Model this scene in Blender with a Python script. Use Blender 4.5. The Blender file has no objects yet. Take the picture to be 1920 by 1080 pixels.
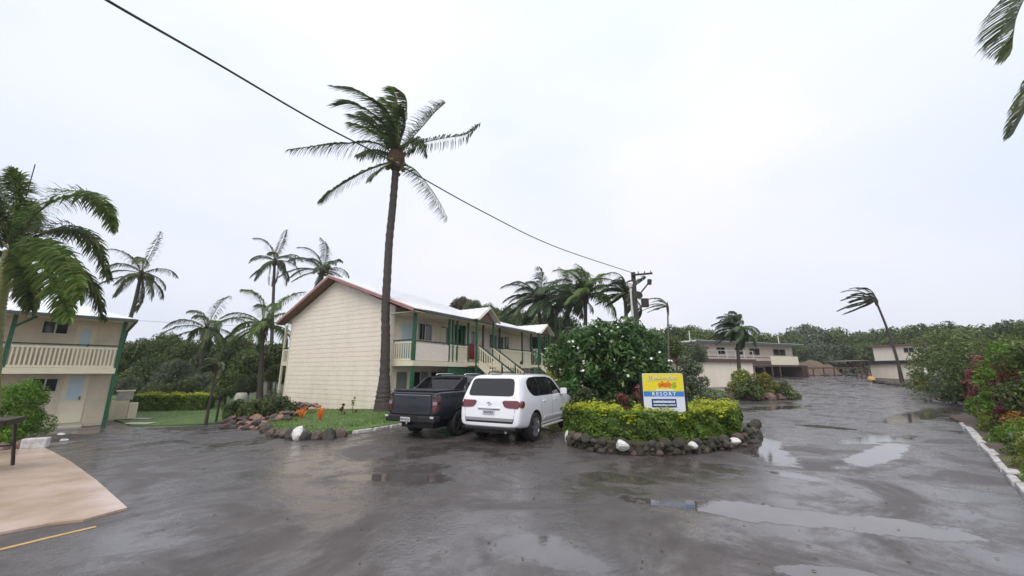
import bpy, bmesh, math, random
import numpy as np
from mathutils import Vector, Matrix
from mathutils.bvhtree import BVHTree
from mathutils.geometry import delaunay_2d_cdt
S = bpy.context.scene
C = S.collection
R = math.radians
random.seed(5)
rng = np.random.default_rng(5)

# ------------------------------------------------------------------ camera
F = 720.0; CAMH = 1.95; PITCH = math.atan(159 / F)
cam_d = bpy.data.cameras.new('camera'); cam = bpy.data.objects.new('camera', cam_d); C.objects.link(cam)
cam_d.sensor_width = 36; cam_d.lens = F / 1920 * 36
cam.location = (0, 0, CAMH); cam.rotation_euler = (R(90) + PITCH, 0, 0)
cam_d.clip_start = 0.05; cam_d.clip_end = 3000
S.camera = cam
# ------------------------------------------------------------------ world, sun, exposure
SUN_EL, SUN_AZ = 52, 196          # heading the light comes from, degrees clockwise of +Y
w = bpy.data.worlds.new('World'); S.world = w; w.use_nodes = True
nt = w.node_tree; nt.nodes.clear(); N = nt.nodes.new; K = nt.links.new
out = N('ShaderNodeOutputWorld'); bg = N('ShaderNodeBackground')
sky = N('ShaderNodeTexSky'); sky.sky_type = 'NISHITA'; sky.sun_disc = False
sky.sun_elevation = R(SUN_EL); sky.sun_rotation = R(SUN_AZ); sky.air_density = 1.0; sky.dust_density = 3.0
sc = N('ShaderNodeVectorMath'); sc.operation = 'SCALE'; sc.inputs['Scale'].default_value = 0.09
K(sky.outputs[0], sc.inputs[0])
tc = N('ShaderNodeTexCoord'); sep = N('ShaderNodeSeparateXYZ'); K(tc.outputs['Generated'], sep.inputs[0])
mp = N('ShaderNodeMapping'); mp.inputs['Scale'].default_value = (1.0, 1.0, 2.0); K(tc.outputs['Generated'], mp.inputs[0])
n1 = N('ShaderNodeTexNoise'); n1.inputs['Scale'].default_value = 1.5; n1.inputs['Detail'].default_value = 5; n1.inputs['Roughness'].default_value = 0.45
K(mp.outputs[0], n1.inputs[0])
cr = N('ShaderNodeValToRGB'); e = cr.color_ramp.elements
e[0].position = 0.36; e[0].color = (0.655, 0.715, 0.82, 1); e[1].position = 0.66; e[1].color = (0.79, 0.785, 0.86, 1)
m_ = e.new(0.50); m_.color = (0.715, 0.75, 0.84, 1)
K(n1.outputs[0], cr.inputs[0])
zr = N('ShaderNodeMapRange'); zr.inputs[1].default_value = 0.0; zr.inputs[2].default_value = 1.0; zr.inputs[3].default_value = 0.95; zr.inputs[4].default_value = 1.20
K(sep.outputs[2], zr.inputs[0])
cs = N('ShaderNodeVectorMath'); cs.operation = 'SCALE'; K(cr.outputs[0], cs.inputs[0]); K(zr.outputs[0], cs.inputs['Scale'])
mx = N('ShaderNodeMix'); mx.data_type = 'RGBA'; mx.inputs[0].default_value = 0.93
K(sc.outputs[0], mx.inputs[6]); K(cs.outputs[0], mx.inputs[7]); K(mx.outputs[2], bg.inputs[0]); bg.inputs[1].default_value = 1.0
K(bg.outputs[0], out.inputs[0])
sd = bpy.data.lights.new('sun', 'SUN'); sd.energy = 1.5; sd.angle = R(40); sd.color = (1, 0.96, 0.90)
sun = bpy.data.objects.new('sun', sd); C.objects.link(sun)
sv = Vector((math.sin(R(SUN_AZ)) * math.cos(R(SUN_EL)), math.cos(R(SUN_AZ)) * math.cos(R(SUN_EL)), math.sin(R(SUN_EL))))
sun.rotation_euler = sv.to_track_quat('Z', 'Y').to_euler(); sun.location = (0, 0, 40)
S.view_settings.view_transform = 'Standard'; S.view_settings.look = 'None'
S.view_settings.exposure = 0.36; S.view_settings.gamma = 1; S.view_settings.use_curve_mapping = False
S.render.engine = 'CYCLES'

# ------------------------------------------------------------------ layout helpers: a pixel of the photograph -> a place
def ray(u, v):
    x = (u - 960) / F; y = (540 - v) / F
    return (x, math.cos(PITCH) - y * math.sin(PITCH), math.sin(PITCH) + y * math.cos(PITCH))
def ss(a, b, t):
    t = max(0.0, min(1.0, (t - a) / (b - a))); return t * t * (3 - 2 * t)
def gz(x, y):
    return -0.35 * ss(4, 14, -x) * ss(6, 14, y) + 1.6 * ss(22, 70, y) * ss(-5, 20, x)
def G(u, v, dz=0.0):
    d = ray(u, v); t = 1.0
    while t < 300:
        if CAMH + d[2] * t - gz(d[0] * t, d[1] * t) - dz < 0: break
        t += 0.01 if t < 40 else 0.1
    return Vector((d[0] * t, d[1] * t, CAMH + d[2] * t))
def at(u, v, Y):
    d = ray(u, v); t = Y / d[1]
    return Vector((d[0] * t, Y, CAMH + d[2] * t))
def gp(x, y, dz=0.0): return Vector((x, y, gz(x, y) + dz))
def online(P0, hd, u, v):
    d = ray(u, v); a = R(hd); ex, ey = math.sin(a), math.cos(a)
    det = d[0] * (-ey) + ex * d[1]
    t = (P0[0] * (-ey) + ex * P0[1]) / det
    s = (d[1] * t - P0[1]) / ey if abs(ey) > abs(ex) else (d[0] * t - P0[0]) / ex
    return s, CAMH + d[2] * t

# ------------------------------------------------------------------ materials
def lin(c): return tuple(((x / 255) / 12.92 if x <= 10 else (((x / 255) + 0.055) / 1.055) ** 2.4) for x in c)
def mat(name, col, rough=0.6, var=0.0, scale=8.0, col2=None, bump=0.0, bscale=60.0, metal=0.0, spec=0.5, stretch=None, coat=0.0):
    m = bpy.data.materials.new(name); m.use_nodes = True; t = m.node_tree; b = t.nodes['Principled BSDF']
    b.inputs['Roughness'].default_value = rough; b.inputs['Metallic'].default_value = metal
    b.inputs['Specular IOR Level'].default_value = spec; b.inputs['Coat Weight'].default_value = coat
    tcn = t.nodes.new('ShaderNodeTexCoord'); src = tcn.outputs['Object']
    if stretch:
        mpn = t.nodes.new('ShaderNodeMapping'); mpn.inputs['Scale'].default_value = stretch
        t.links.new(src, mpn.inputs[0]); src = mpn.outputs[0]
    if var or col2:
        n = t.nodes.new('ShaderNodeTexNoise'); n.inputs['Scale'].default_value = scale; n.inputs['Detail'].default_value = 6; n.inputs['Roughness'].default_value = 0.6
        t.links.new(src, n.inputs[0])
        r = t.nodes.new('ShaderNodeValToRGB'); el = r.color_ramp.elements
        c2 = col2 or tuple(x * (1 - var) for x in col)
        el[0].position = 0.36; el[0].color = (*c2, 1); el[1].position = 0.62; el[1].color = (*col, 1)
        t.links.new(n.outputs[0], r.inputs[0]); t.links.new(r.outputs[0], b.inputs['Base Color'])
    else: b.inputs['Base Color'].default_value = (*col, 1)
    if bump:
        n2 = t.nodes.new('ShaderNodeTexNoise'); n2.inputs['Scale'].default_value = bscale; n2.inputs['Detail'].default_value = 4
        t.links.new(src, n2.inputs[0]); bp = t.nodes.new('ShaderNodeBump'); bp.inputs['Strength'].default_value = bump; bp.inputs['Distance'].default_value = 0.02
        t.links.new(n2.outputs[0], bp.inputs['Height']); t.links.new(bp.outputs[0], b.inputs['Normal'])
    return m
def leafmat(name, c1, c2, c3=None, trans=0.35, rough=0.45):
    m = bpy.data.materials.new(name); m.use_nodes = True; t = m.node_tree; b = t.nodes['Principled BSDF']
    g = t.nodes.new('ShaderNodeNewGeometry'); r = t.nodes.new('ShaderNodeValToRGB'); el = r.color_ramp.elements
    el[0].color = (*c1, 1); el[1].color = (*c2, 1); el[0].position = 0.1; el[1].position = 0.8 if c3 else 0.95
    if c3: q = el.new(0.97); q.color = (*c3, 1)
    t.links.new(g.outputs['Random Per Island'], r.inputs[0])
    tcn = t.nodes.new('ShaderNodeTexCoord'); n = t.nodes.new('ShaderNodeTexNoise'); n.inputs['Scale'].default_value = 1.1; n.inputs['Detail'].default_value = 3
    t.links.new(tcn.outputs['Object'], n.inputs[0])
    mr = t.nodes.new('ShaderNodeMapRange'); mr.inputs[1].default_value = 0.35; mr.inputs[2].default_value = 0.65; mr.inputs[3].default_value = 0.72; mr.inputs[4].default_value = 1.25
    t.links.new(n.outputs[0], mr.inputs[0])
    v = t.nodes.new('ShaderNodeVectorMath'); v.operation = 'SCALE'; t.links.new(r.outputs[0], v.inputs[0]); t.links.new(mr.outputs[0], v.inputs['Scale'])
    t.links.new(v.outputs[0], b.inputs['Base Color']); b.inputs['Roughness'].default_value = rough
    b.inputs['Specular IOR Level'].default_value = 0.35
    tr = t.nodes.new('ShaderNodeBsdfTranslucent'); t.links.new(v.outputs[0], tr.inputs[0])
    ms = t.nodes.new('ShaderNodeMixShader'); ms.inputs[0].default_value = trans
    t.links.new(b.outputs[0], ms.inputs[1]); t.links.new(tr.outputs[0], ms.inputs[2])
    t.links.new(ms.outputs[0], t.nodes['Material Output'].inputs[0])
    return m
M = {}
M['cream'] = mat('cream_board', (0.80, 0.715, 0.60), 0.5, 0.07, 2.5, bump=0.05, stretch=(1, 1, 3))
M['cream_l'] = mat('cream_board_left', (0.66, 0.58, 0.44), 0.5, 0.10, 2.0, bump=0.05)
M['trim'] = mat('cream_trim', (0.72, 0.66, 0.50), 0.45, 0.06, 4)
M['green'] = mat('green_paint', (0.012, 0.11, 0.045), 0.4, 0.3, 5)
M['dgreen'] = mat('dark_green_paint', (0.015, 0.05, 0.035), 0.4, 0.3, 5)
M['roofw'] = mat('white_metal_roof', (0.80, 0.80, 0.82), 0.22, 0.08, 1.5, spec=0.6)
M['barge'] = mat('faded_red_barge', (0.38, 0.17, 0.15), 0.5, 0.25, 6)
M['soffit'] = mat('brown_soffit', (0.20, 0.11, 0.08), 0.7, 0.2, 6)
M['gutter'] = mat('grey_gutter', (0.07, 0.09, 0.085), 0.4, 0.2, 6)
M['winglass'] = mat('window_glass', (0.025, 0.025, 0.028), 0.06, spec=0.8)
M['curtain'] = mat('curtain', (0.20, 0.22, 0.19), 0.8, 0.3, 10)
M['alum'] = mat('window_aluminium', (0.55, 0.54, 0.48), 0.4)
M['bluedoor'] = mat('pale_blue_door', (0.47, 0.60, 0.64), 0.4, 0.06, 3)
M['red'] = mat('red_paint', (0.35, 0.02, 0.02), 0.4, 0.2, 5)
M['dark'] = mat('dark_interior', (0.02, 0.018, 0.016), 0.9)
M['conc'] = mat('pale_concrete', (0.42, 0.40, 0.36), 0.5, 0.25, 3, bump=0.1)
M['wood'] = mat('dark_pole_wood', (0.045, 0.035, 0.03), 0.8, 0.4, 12, bump=0.3, stretch=(6, 6, 1))
M['cable'] = mat('black_cable', (0.012, 0.012, 0.014), 0.5)
M['bark'] = mat('grey_bark', (0.11, 0.085, 0.065), 0.9, 0.45, 6, bump=0.6, bscale=14)
M['palmbark'] = mat('wet_palm_bark', (0.075, 0.058, 0.05), 0.75, 0.5, 5, bump=0.7, bscale=9, stretch=(1, 1, 5))
M['palebark'] = mat('pale_palm_bark', (0.16, 0.14, 0.11), 0.8, 0.4, 5, bump=0.4, bscale=9, stretch=(1, 1, 4))
M['husk'] = mat('brown_husk', (0.10, 0.055, 0.03), 0.9, 0.5, 10, bump=0.5, bscale=30)
M['coconut'] = mat('green_brown_coconut', (0.14, 0.11, 0.03), 0.5, 0.4, 4)
M['stem'] = mat('yellow_green_stem', (0.16, 0.17, 0.04), 0.5, 0.3, 5)
M['frond'] = leafmat('frond_green', (0.045, 0.075, 0.03), (0.12, 0.17, 0.055), (0.20, 0.17, 0.07), 0.4)
M['frond_l'] = leafmat('frond_fresh', (0.06, 0.115, 0.025), (0.17, 0.26, 0.06), (0.26, 0.28, 0.09), 0.42)
M['frond_b'] = leafmat('frond_blue_green', (0.045, 0.085, 0.045), (0.12, 0.18, 0.085), (0.22, 0.24, 0.12), 0.4)
M['leaf_d'] = leafmat('leaf_dark', (0.05, 0.08, 0.03), (0.13, 0.165, 0.055))
M['leaf_m'] = leafmat('leaf_mid', (0.075, 0.11, 0.035), (0.19, 0.235, 0.07))
M['leaf_g'] = leafmat('leaf_grey', (0.10, 0.125, 0.075), (0.22, 0.25, 0.15))
M['leaf_br'] = leafmat('leaf_brownish', (0.07, 0.06, 0.035), (0.15, 0.12, 0.06))
M['leaf_fr'] = leafmat('frangipani_leaf', (0.025, 0.07, 0.02), (0.10, 0.20, 0.05), (0.18, 0.28, 0.08), 0.35, 0.3)
M['leaf_h'] = leafmat('hedge_leaf', (0.05, 0.10, 0.015), (0.14, 0.22, 0.02))
M['leaf_hy'] = leafmat('hedge_new_leaf', (0.30, 0.36, 0.02), (0.50, 0.52, 0.035))
M['leaf_y'] = leafmat('yellow_green_leaf', (0.14, 0.20, 0.03), (0.34, 0.36, 0.05))
M['leaf_b'] = leafmat('bright_green_leaf', (0.08, 0.18, 0.02), (0.20, 0.36, 0.035))
M['leaf_red'] = leafmat('dark_red_leaf', (0.09, 0.015, 0.02), (0.22, 0.035, 0.035), (0.35, 0.10, 0.08))
M['leaf_or'] = leafmat('orange_croton_leaf', (0.12, 0.14, 0.02), (0.45, 0.17, 0.04), (0.5, 0.35, 0.05))
M['leaf_cr'] = leafmat('mixed_croton_leaf', (0.10, 0.16, 0.03), (0.30, 0.26, 0.04), (0.45, 0.22, 0.05))
M['leaf_pk'] = leafmat('pink_cordyline_leaf', (0.14, 0.05, 0.045), (0.38, 0.13, 0.11))
M['brom'] = leafmat('orange_bromeliad_leaf', (0.75, 0.13, 0.03), (0.95, 0.33, 0.07))
M['leaf_hill'] = leafmat('hill_leaf', (0.08, 0.11, 0.05), (0.19, 0.23, 0.10)); [setattr(n_.inputs['Scale'], 'default_value', .07) for n_ in M['leaf_hill'].node_tree.nodes if n_.type == 'TEX_NOISE']
M['petal'] = mat('white_petal', (0.80, 0.80, 0.74), 0.5)
M['grass'] = mat('lawn_green', (0.10, 0.165, 0.035), 0.75, 0, 1.6, col2=(0.055, 0.11, 0.02), bump=0.5, bscale=50)
M['blade'] = leafmat('grass_blade', (0.07, 0.14, 0.02), (0.17, 0.24, 0.05))
M['soil'] = mat('wet_soil', (0.10, 0.07, 0.045), 0.8, 0.5, 4, bump=0.6, bscale=20)
M['under'] = mat('undergrowth_ground', (0.05, 0.06, 0.025), 0.9, 0.5, 0.8, bump=0.6, bscale=6)
M['rockb'] = mat('brown_rock', (0.13, 0.09, 0.07), 0.6, 0.6, 4, bump=0.5, bscale=12)
M['rockr'] = mat('reddish_rock', (0.21, 0.13, 0.10), 0.6, 0.5, 4, bump=0.5, bscale=12)
M['rockg'] = mat('grey_rock', (0.08, 0.07, 0.062), 0.8, 0.5, 4, bump=0.5, bscale=12)
M['rockm'] = mat('mossy_rock', (0.06, 0.045, 0.035), 0.9, 0, 5, col2=(0.02, 0.028, 0.012), bump=0.6, bscale=10)
M['rockp'] = mat('tan_red_rock', (0.36, 0.20, 0.14), 0.6, 0.6, 4, bump=0.5, bscale=12)
M['rockw'] = mat('white_painted_rock', (0.72, 0.71, 0.69), 0.5, 0, 7, col2=(0.48, 0.45, 0.41), bump=0.3, bscale=12)
M['kerbw'] = mat('worn_white_kerb', (0.60, 0.58, 0.56), 0.55, 0, 6, col2=(0.26, 0.23, 0.20), bump=0.3)
M['patio'] = mat('pink_wet_concrete', (0.56, 0.43, 0.36), 0.25, 0, 0.9, col2=(0.40, 0.28, 0.19), bump=0.08, bscale=25)
M['yline'] = mat('yellow_line_paint', (0.60, 0.36, 0.10), 0.4, 0.2, 8)
M['white'] = mat('white_plastic', (0.75, 0.75, 0.74), 0.45, 0.05, 5)
M['hill'] = mat('red_earth_mound', (0.12, 0.075, 0.055), 0.9, 0, 0.9, col2=(0.14, 0.10, 0.06), bump=0.7, bscale=5)
M['brownwood'] = mat('brown_timber', (0.11, 0.06, 0.05), 0.6, 0.3, 6)
M['tablewood'] = mat('black_table_timber', (0.035, 0.02, 0.015), 0.35, 0.3, 8)

def weather(m, amt=.35, z0=0.0, z1=1.3):
    # rain streaks, and splash-back dirt near the ground
    t = m.node_tree; b = t.nodes['Principled BSDF']; L = b.inputs['Base Color'].links[0].from_socket
    tcn = t.nodes.new('ShaderNodeTexCoord'); mpn = t.nodes.new('ShaderNodeMapping'); mpn.inputs['Scale'].default_value = (.9, .9, .30); t.links.new(tcn.outputs['Object'], mpn.inputs[0])
    n = t.nodes.new('ShaderNodeTexNoise'); n.inputs['Scale'].default_value = 1.6; n.inputs['Detail'].default_value = 7; n.inputs['Roughness'].default_value = .65; t.links.new(mpn.outputs[0], n.inputs[0])
    sp = t.nodes.new('ShaderNodeSeparateXYZ'); t.links.new(tcn.outputs['Object'], sp.inputs[0])
    g = t.nodes.new('ShaderNodeMapRange'); g.inputs[1].default_value = z0; g.inputs[2].default_value = z1; g.inputs[3].default_value = .16; g.inputs[4].default_value = 0; t.links.new(sp.outputs[2], g.inputs[0])
    a = t.nodes.new('ShaderNodeMath'); a.operation = 'ADD'; t.links.new(n.outputs[0], a.inputs[0]); t.links.new(g.outputs[0], a.inputs[1])
    r = t.nodes.new('ShaderNodeMapRange'); r.inputs[1].default_value = .48; r.inputs[2].default_value = .78; r.inputs[3].default_value = 0; r.inputs[4].default_value = amt; t.links.new(a.outputs[0], r.inputs[0])
    x = t.nodes.new('ShaderNodeMix'); x.data_type = 'RGBA'; t.links.new(r.outputs[0], x.inputs[0]); t.links.new(L, x.inputs[6]); x.inputs[7].default_value = (.30, .25, .17, 1); t.links.new(x.outputs[2], b.inputs['Base Color'])
weather(M['cream'], .20); weather(M['cream_l'], .26)
# ------------------------------------------------------------------ object helpers
def link(o, parent=None):
    C.objects.link(o)
    if parent is not None: o.parent = parent
    return o
def tag(o, label=None, cat=None, group=None, kind=None):
    if label: o['label'] = label
    if cat: o['category'] = cat
    if group: o['group'] = group
    if kind: o['kind'] = kind
    return o
def empty(name, loc, rz, label, cat, group=None):
    o = bpy.data.objects.new(name, None); C.objects.link(o); o.location = loc; o.rotation_euler = (0, 0, rz)
    o.empty_display_size = 0.3
    return tag(o, label, cat, group)
def npmesh(name, verts, faces_flat, sizes, m, smooth=False):
    me = bpy.data.meshes.new(name); nv = len(verts); nl = len(faces_flat); nf = len(sizes)
    me.vertices.add(nv); me.vertices.foreach_set('co', np.asarray(verts, dtype=np.float32).ravel())
    me.loops.add(nl); me.loops.foreach_set('vertex_index', np.asarray(faces_flat, dtype=np.int32))
    me.polygons.add(nf); st = np.concatenate([[0], np.cumsum(sizes)[:-1]]).astype(np.int32)
    me.polygons.foreach_set('loop_start', st)
    if smooth: me.polygons.foreach_set('use_smooth', np.ones(nf, dtype=bool))
    me.update(calc_edges=True)
    if m: me.materials.append(m)
    return me
class MB:
    def __init__(s): s.v = []; s.f = []; s.mi = []; s.cur = 0
    def add(s, vs, fs):
        b = len(s.v); s.v += [tuple(x) for x in vs]; s.f += [tuple(i + b for i in f) for f in fs]; s.mi += [s.cur] * len(fs); return s
    def box(s, x0, y0, z0, x1, y1, z1):
        vs = [(x, y, z) for z in (z0, z1) for y in (y0, y1) for x in (x0, x1)]
        return s.add(vs, [(0, 2, 3, 1), (4, 5, 7, 6), (0, 1, 5, 4), (1, 3, 7, 5), (3, 2, 6, 7), (2, 0, 4, 6)])
    def hexa(s, p):   # 8 points: bottom 4 ccw, top 4 ccw
        return s.add(p, [(3, 2, 1, 0), (4, 5, 6, 7), (0, 1, 5, 4), (1, 2, 6, 5), (2, 3, 7, 6), (3, 0, 4, 7)])
    def prism(s, poly, axis, a, b):   # poly of 2D points extruded along axis from a to b
        n = len(poly)
        def P(q, t):
            return (t, q[0], q[1]) if axis == 'x' else (q[0], t, q[1]) if axis == 'y' else (q[0], q[1], t)
        vs = [P(q, a) for q in poly] + [P(q, b) for q in poly]
        return s.add(vs, [tuple(range(n - 1, -1, -1)), tuple(range(n, 2 * n))] + [(i, (i + 1) % n, n + (i + 1) % n, n + i) for i in range(n)])
    def beam(s, p, q, w, h=None, up=Vector((0, 0, 1))):
        h = h or w; p = Vector(p); q = Vector(q); d = (q - p).normalized()
        if abs(d.dot(up)) > 0.99: up = Vector((0, 1, 0))
        sd_ = d.cross(up).normalized() * w / 2; u_ = sd_.cross(d).normalized() * h / 2
        return s.hexa([p - sd_ - u_, p + sd_ - u_, q + sd_ - u_, q - sd_ - u_, p - sd_ + u_, p + sd_ + u_, q + sd_ + u_, q - sd_ + u_])
    def tube(s, pts, rad, n=8, cap=True):
        pts = [Vector(p) for p in pts]; k = len(pts)
        if not hasattr(rad, '__len__'): rad = [rad] * k
        vs = []; pu = None
        for i, p in enumerate(pts):
            d = (pts[min(i + 1, k - 1)] - pts[max(i - 1, 0)]).normalized()
            a = Vector((1, 0, 0)) if pu is None else pu
            if abs(d.dot(a)) > 0.95: a = Vector((0, 1, 0))
            x = (a - d * a.dot(d)).normalized(); pu = x; y = d.cross(x)
            for j in range(n):
                t = 2 * math.pi * j / n; vs.append(p + (x * math.cos(t) + y * math.sin(t)) * rad[i])
        fs = [(i * n + j, i * n + (j + 1) % n, (i + 1) * n + (j + 1) % n, (i + 1) * n + j) for i in range(k - 1) for j in range(n)]
        if cap: fs += [tuple(range(n - 1, -1, -1)), tuple((k - 1) * n + j for j in range(n))]
        return s.add(vs, fs)
    def lathe(s, prof, n=24, axis='y', c=(0, 0, 0)):   # prof: (radius, offset along axis)
        k = len(prof); vs = []
        for r, o in prof:
            for j in range(n):
                t = 2 * math.pi * j / n; a, b = r * math.cos(t), r * math.sin(t)
                vs.append((c[0] + a, c[1] + o, c[2] + b) if axis == 'y' else (c[0] + a, c[1] + b, c[2] + o) if axis == 'z' else (c[0] + o, c[1] + a, c[2] + b))
        fs = [(i * n + j, i * n + (j + 1) % n, (i + 1) * n + (j + 1) % n, (i + 1) * n + j) for i in range(k - 1) for j in range(n)]
        return s.add(vs, fs)
    def build(s, name, m, parent=None, smooth=False, bevel=0.0, label=None, auto=None):
        me = bpy.data.meshes.new(name); me.from_pydata(s.v, [], s.f); me.update()
        ms = m if isinstance(m, (list, tuple)) else [m]
        for q in ms: me.materials.append(q)
        if len(ms) > 1: me.polygons.foreach_set('material_index', s.mi)
        if smooth: me.polygons.foreach_set('use_smooth', [True] * len(me.polygons))
        o = link(bpy.data.objects.new(name, me), parent)
        if bevel:
            b = o.modifiers.new('bevel', 'BEVEL'); b.width = bevel; b.segments = 2; b.limit_method = 'ANGLE'
        if label: o['label'] = label
        return o
def put(name, me, parent=None, loc=(0, 0, 0), rot=(0, 0, 0), scale=(1, 1, 1)):
    o = link(bpy.data.objects.new(name, me), parent); o.location = loc; o.rotation_euler = rot; o.scale = scale; return o
def text_mesh(name, s, size, m, parent, mw, depth=0.002, spacing=1.0):
    cu = bpy.data.curves.new(name, 'FONT'); cu.body = s; cu.size = size; cu.align_x = 'CENTER'; cu.align_y = 'CENTER'; cu.extrude = depth; cu.space_character = spacing; cu.offset = size * 0.012
    t = bpy.data.objects.new('tmp_text', cu); C.objects.link(t); bpy.context.view_layer.update()
    me = bpy.data.meshes.new_from_object(t.evaluated_get(bpy.context.evaluated_depsgraph_get())); bpy.data.objects.remove(t)
    me.materials.clear(); me.materials.append(m)
    o = link(bpy.data.objects.new(name, me), parent); o.matrix_local = mw; return o
def inpoly(x, y, P):
    c = False; j = len(P) - 1
    for i in range(len(P)):
        if (P[i][1] > y) != (P[j][1] > y) and x < (P[j][0] - P[i][0]) * (y - P[i][1]) / (P[j][1] - P[i][1]) + P[i][0]: c = not c
        j = i
    return c
def smoothpoly(P, it=2):
    for _ in range(it):
        Q = []
        for i in range(len(P)):
            a, b = Vector(P[i][:2]), Vector(P[(i + 1) % len(P)][:2]); Q += [a * .75 + b * .25, a * .25 + b * .75]
        P = Q
    return [tuple(p[:2]) for p in P]
def sheet(name, P, dz, step, m, skirt=0.2, parent=None, bulge=0.0, rough=0.0):
    P = [Vector(p[:2]) for p in P]
    if sum(P[i].x * P[(i + 1) % len(P)].y - P[(i + 1) % len(P)].x * P[i].y for i in range(len(P))) < 0: P = P[::-1]
    x0, x1 = min(p.x for p in P), max(p.x for p in P); y0, y1 = min(p.y for p in P), max(p.y for p in P)
    pts = list(P); Pt = [tuple(p) for p in P]
    for i in range(int((x1 - x0) / step) + 1):
        for j in range(int((y1 - y0) / step) + 1):
            x, y = x0 + (i + .5) * step, y0 + (j + .5) * step
            if inpoly(x, y, Pt) and min((Vector((x, y)) - q).length for q in P) > step * 0.3: pts.append(Vector((x, y)))
    vs, es, fs, *_ = delaunay_2d_cdt(pts, [], [list(range(len(P)))], 1, 1e-5)
    n = len(P); V = []
    for k, p in enumerate(vs):
        h = dz
        if bulge or rough:
            dd = min((p - q).length for q in P); h += bulge * ss(0, 1.6, dd) + rough * random.uniform(-1, 1)
        V.append((p.x, p.y, gz(p.x, p.y) + h))
    Fc = [tuple(f) for f in fs]
    b = len(V); V += [(p.x, p.y, gz(p.x, p.y) + dz - skirt) for p in P]
    Fc += [(i, b + i, b + (i + 1) % n, (i + 1) % n) for i in range(n)]
    me = bpy.data.meshes.new(name); me.from_pydata(V, [], Fc); me.materials.append(m); me.update()
    return link(bpy.data.objects.new(name, me), parent)
# ================================================================== GROUND
def grid(name, x0, x1, y0, y1, step, fz, m, skip=None):
    nx, ny = int((x1 - x0) / step) + 1, int((y1 - y0) / step) + 1
    V = [(x0 + i * step, y0 + j * step, fz(x0 + i * step, y0 + j * step)) for j in range(ny) for i in range(nx)]
    Fc = [(j * nx + i, j * nx + i + 1, (j + 1) * nx + i + 1, (j + 1) * nx + i) for j in range(ny - 1) for i in range(nx - 1) if not (skip and skip(x0 + i * step, y0 + j * step))]
    me = bpy.data.meshes.new(name); me.from_pydata(V, [], Fc); me.materials.append(m); me.polygons.foreach_set('use_smooth', [True] * len(Fc)); me.update()
    return tag(link(bpy.data.objects.new(name, me)), kind='structure')
grid('ground', -600, 600, -200, 1000, 12.0, lambda x, y: gz(x, y) - 0.35, M['under'])
# wet asphalt: roughness and puddles
am = bpy.data.materials.new('wet_asphalt'); am.use_nodes = True; t = am.node_tree; b = t.nodes['Principled BSDF']; N = t.nodes.new; K = t.links.new
tcn = N('ShaderNodeTexCoord'); ob = tcn.outputs['Object']
def noise(scale, detail=5, rough=0.55, vec=None, dist=0.0):
    n = N('ShaderNodeTexNoise'); n.inputs['Scale'].default_value = scale; n.inputs['Detail'].default_value = detail; n.inputs['Roughness'].default_value = rough; n.inputs['Distortion'].default_value = dist
    K(vec or ob, n.inputs[0]); return n.outputs[0]
def mr(src, a, b_, c, d, smooth=True):
    n = N('ShaderNodeMapRange'); n.interpolation_type = 'SMOOTHSTEP' if smooth else 'LINEAR'
    for i, x in enumerate((a, b_, c, d)): n.inputs[i + 1].default_value = x
    K(src, n.inputs[0]); return n.outputs[0]
def mth(op, a, b_=None):
    n = N('ShaderNodeMath'); n.operation = op
    for i, x in enumerate((a, b_)):
        if x is None: continue
        if isinstance(x, (int, float)): n.inputs[i].default_value = x
        else: K(x, n.inputs[i])
    return n.outputs[0]
wob = mth('ADD', mth('MULTIPLY', mth('SUBTRACT', noise(0.9, 8, 0.72), 0.5), 2.4), mth('MULTIPLY', mth('SUBTRACT', noise(6, 4, 0.6), 0.5), 0.35))
pud = None
def puddle(u0, v0, u1, v1, width, soft=0.25):
    global pud
    a, c = G(u0, v0), G(u1, v1); mid = (a + c) / 2; d = c - a; ang = math.atan2(d.y, d.x)
    mpn = N('ShaderNodeMapping'); mpn.vector_type = 'TEXTURE'; mpn.inputs['Location'].default_value = (mid.x, mid.y, 0); mpn.inputs['Rotation'].default_value = (0, 0, ang)
    mpn.inputs['Scale'].default_value = (d.length / 2, width / 2, 1000); K(ob, mpn.inputs[0])
    ln = N('ShaderNodeVectorMath'); ln.operation = 'LENGTH'; K(mpn.outputs[0], ln.inputs[0])
    r = mth('ADD', ln.outputs['Value'], wob)
    k = mr(r, 1.0 + soft, 1.0 - soft, 0.0, 1.0)
    pud = k if pud is None else mth('MAXIMUM', pud, k)
puddle(1200, 938, 1850, 1005, 0.85, 0.10)
puddle(1400, 808, 1470, 880, 1.2, 0.15)
puddle(1470, 1072, 1680, 1085, 0.35, 0.08)
puddle(1480, 795, 1610, 806, 0.8, 0.12)
puddle(1590, 880, 1700, 828, 0.8, 0.15)
puddle(1420, 880, 1560, 905, 0.5, 0.3)
puddle(1380, 770, 1530, 760, 1.6, 0.3)
puddle(1740, 815, 1560, 832, 1.1, 0.3)
puddle(900, 990, 1180, 1075, 0.9, 0.4)
puddle(1630, 800, 1790, 765, 1.8, 0.4)
puddle(860, 900, 620, 893, 0.7, 0.35)
puddle(1250, 905, 1080, 890, 0.7, 0.35)
film = mth('MULTIPLY', mr(noise(0.38, 8, 0.66, dist=0.8), 0.40, 0.56, 0.0, 1.0), mr(noise(2.3, 5, 0.6), 0.34, 0.52, 0.45, 1.0))           # broad wet film patches
grain = noise(55, 3, 0.6); mid_ = noise(1.7, 6, 0.65)
wet = mth('MAXIMUM', pud, mth('MULTIPLY', film, 0.86))
rg = mth('ADD', mth('MULTIPLY', mth('SUBTRACT', 1.0, wet), 0.46), mth('MULTIPLY', mid_, 0.12))
rg = mth('ADD', rg, mth('MULTIPLY', pud, -0.05)); rg = mth('MAXIMUM', rg, 0.03)
K(rg, b.inputs['Roughness'])
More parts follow.
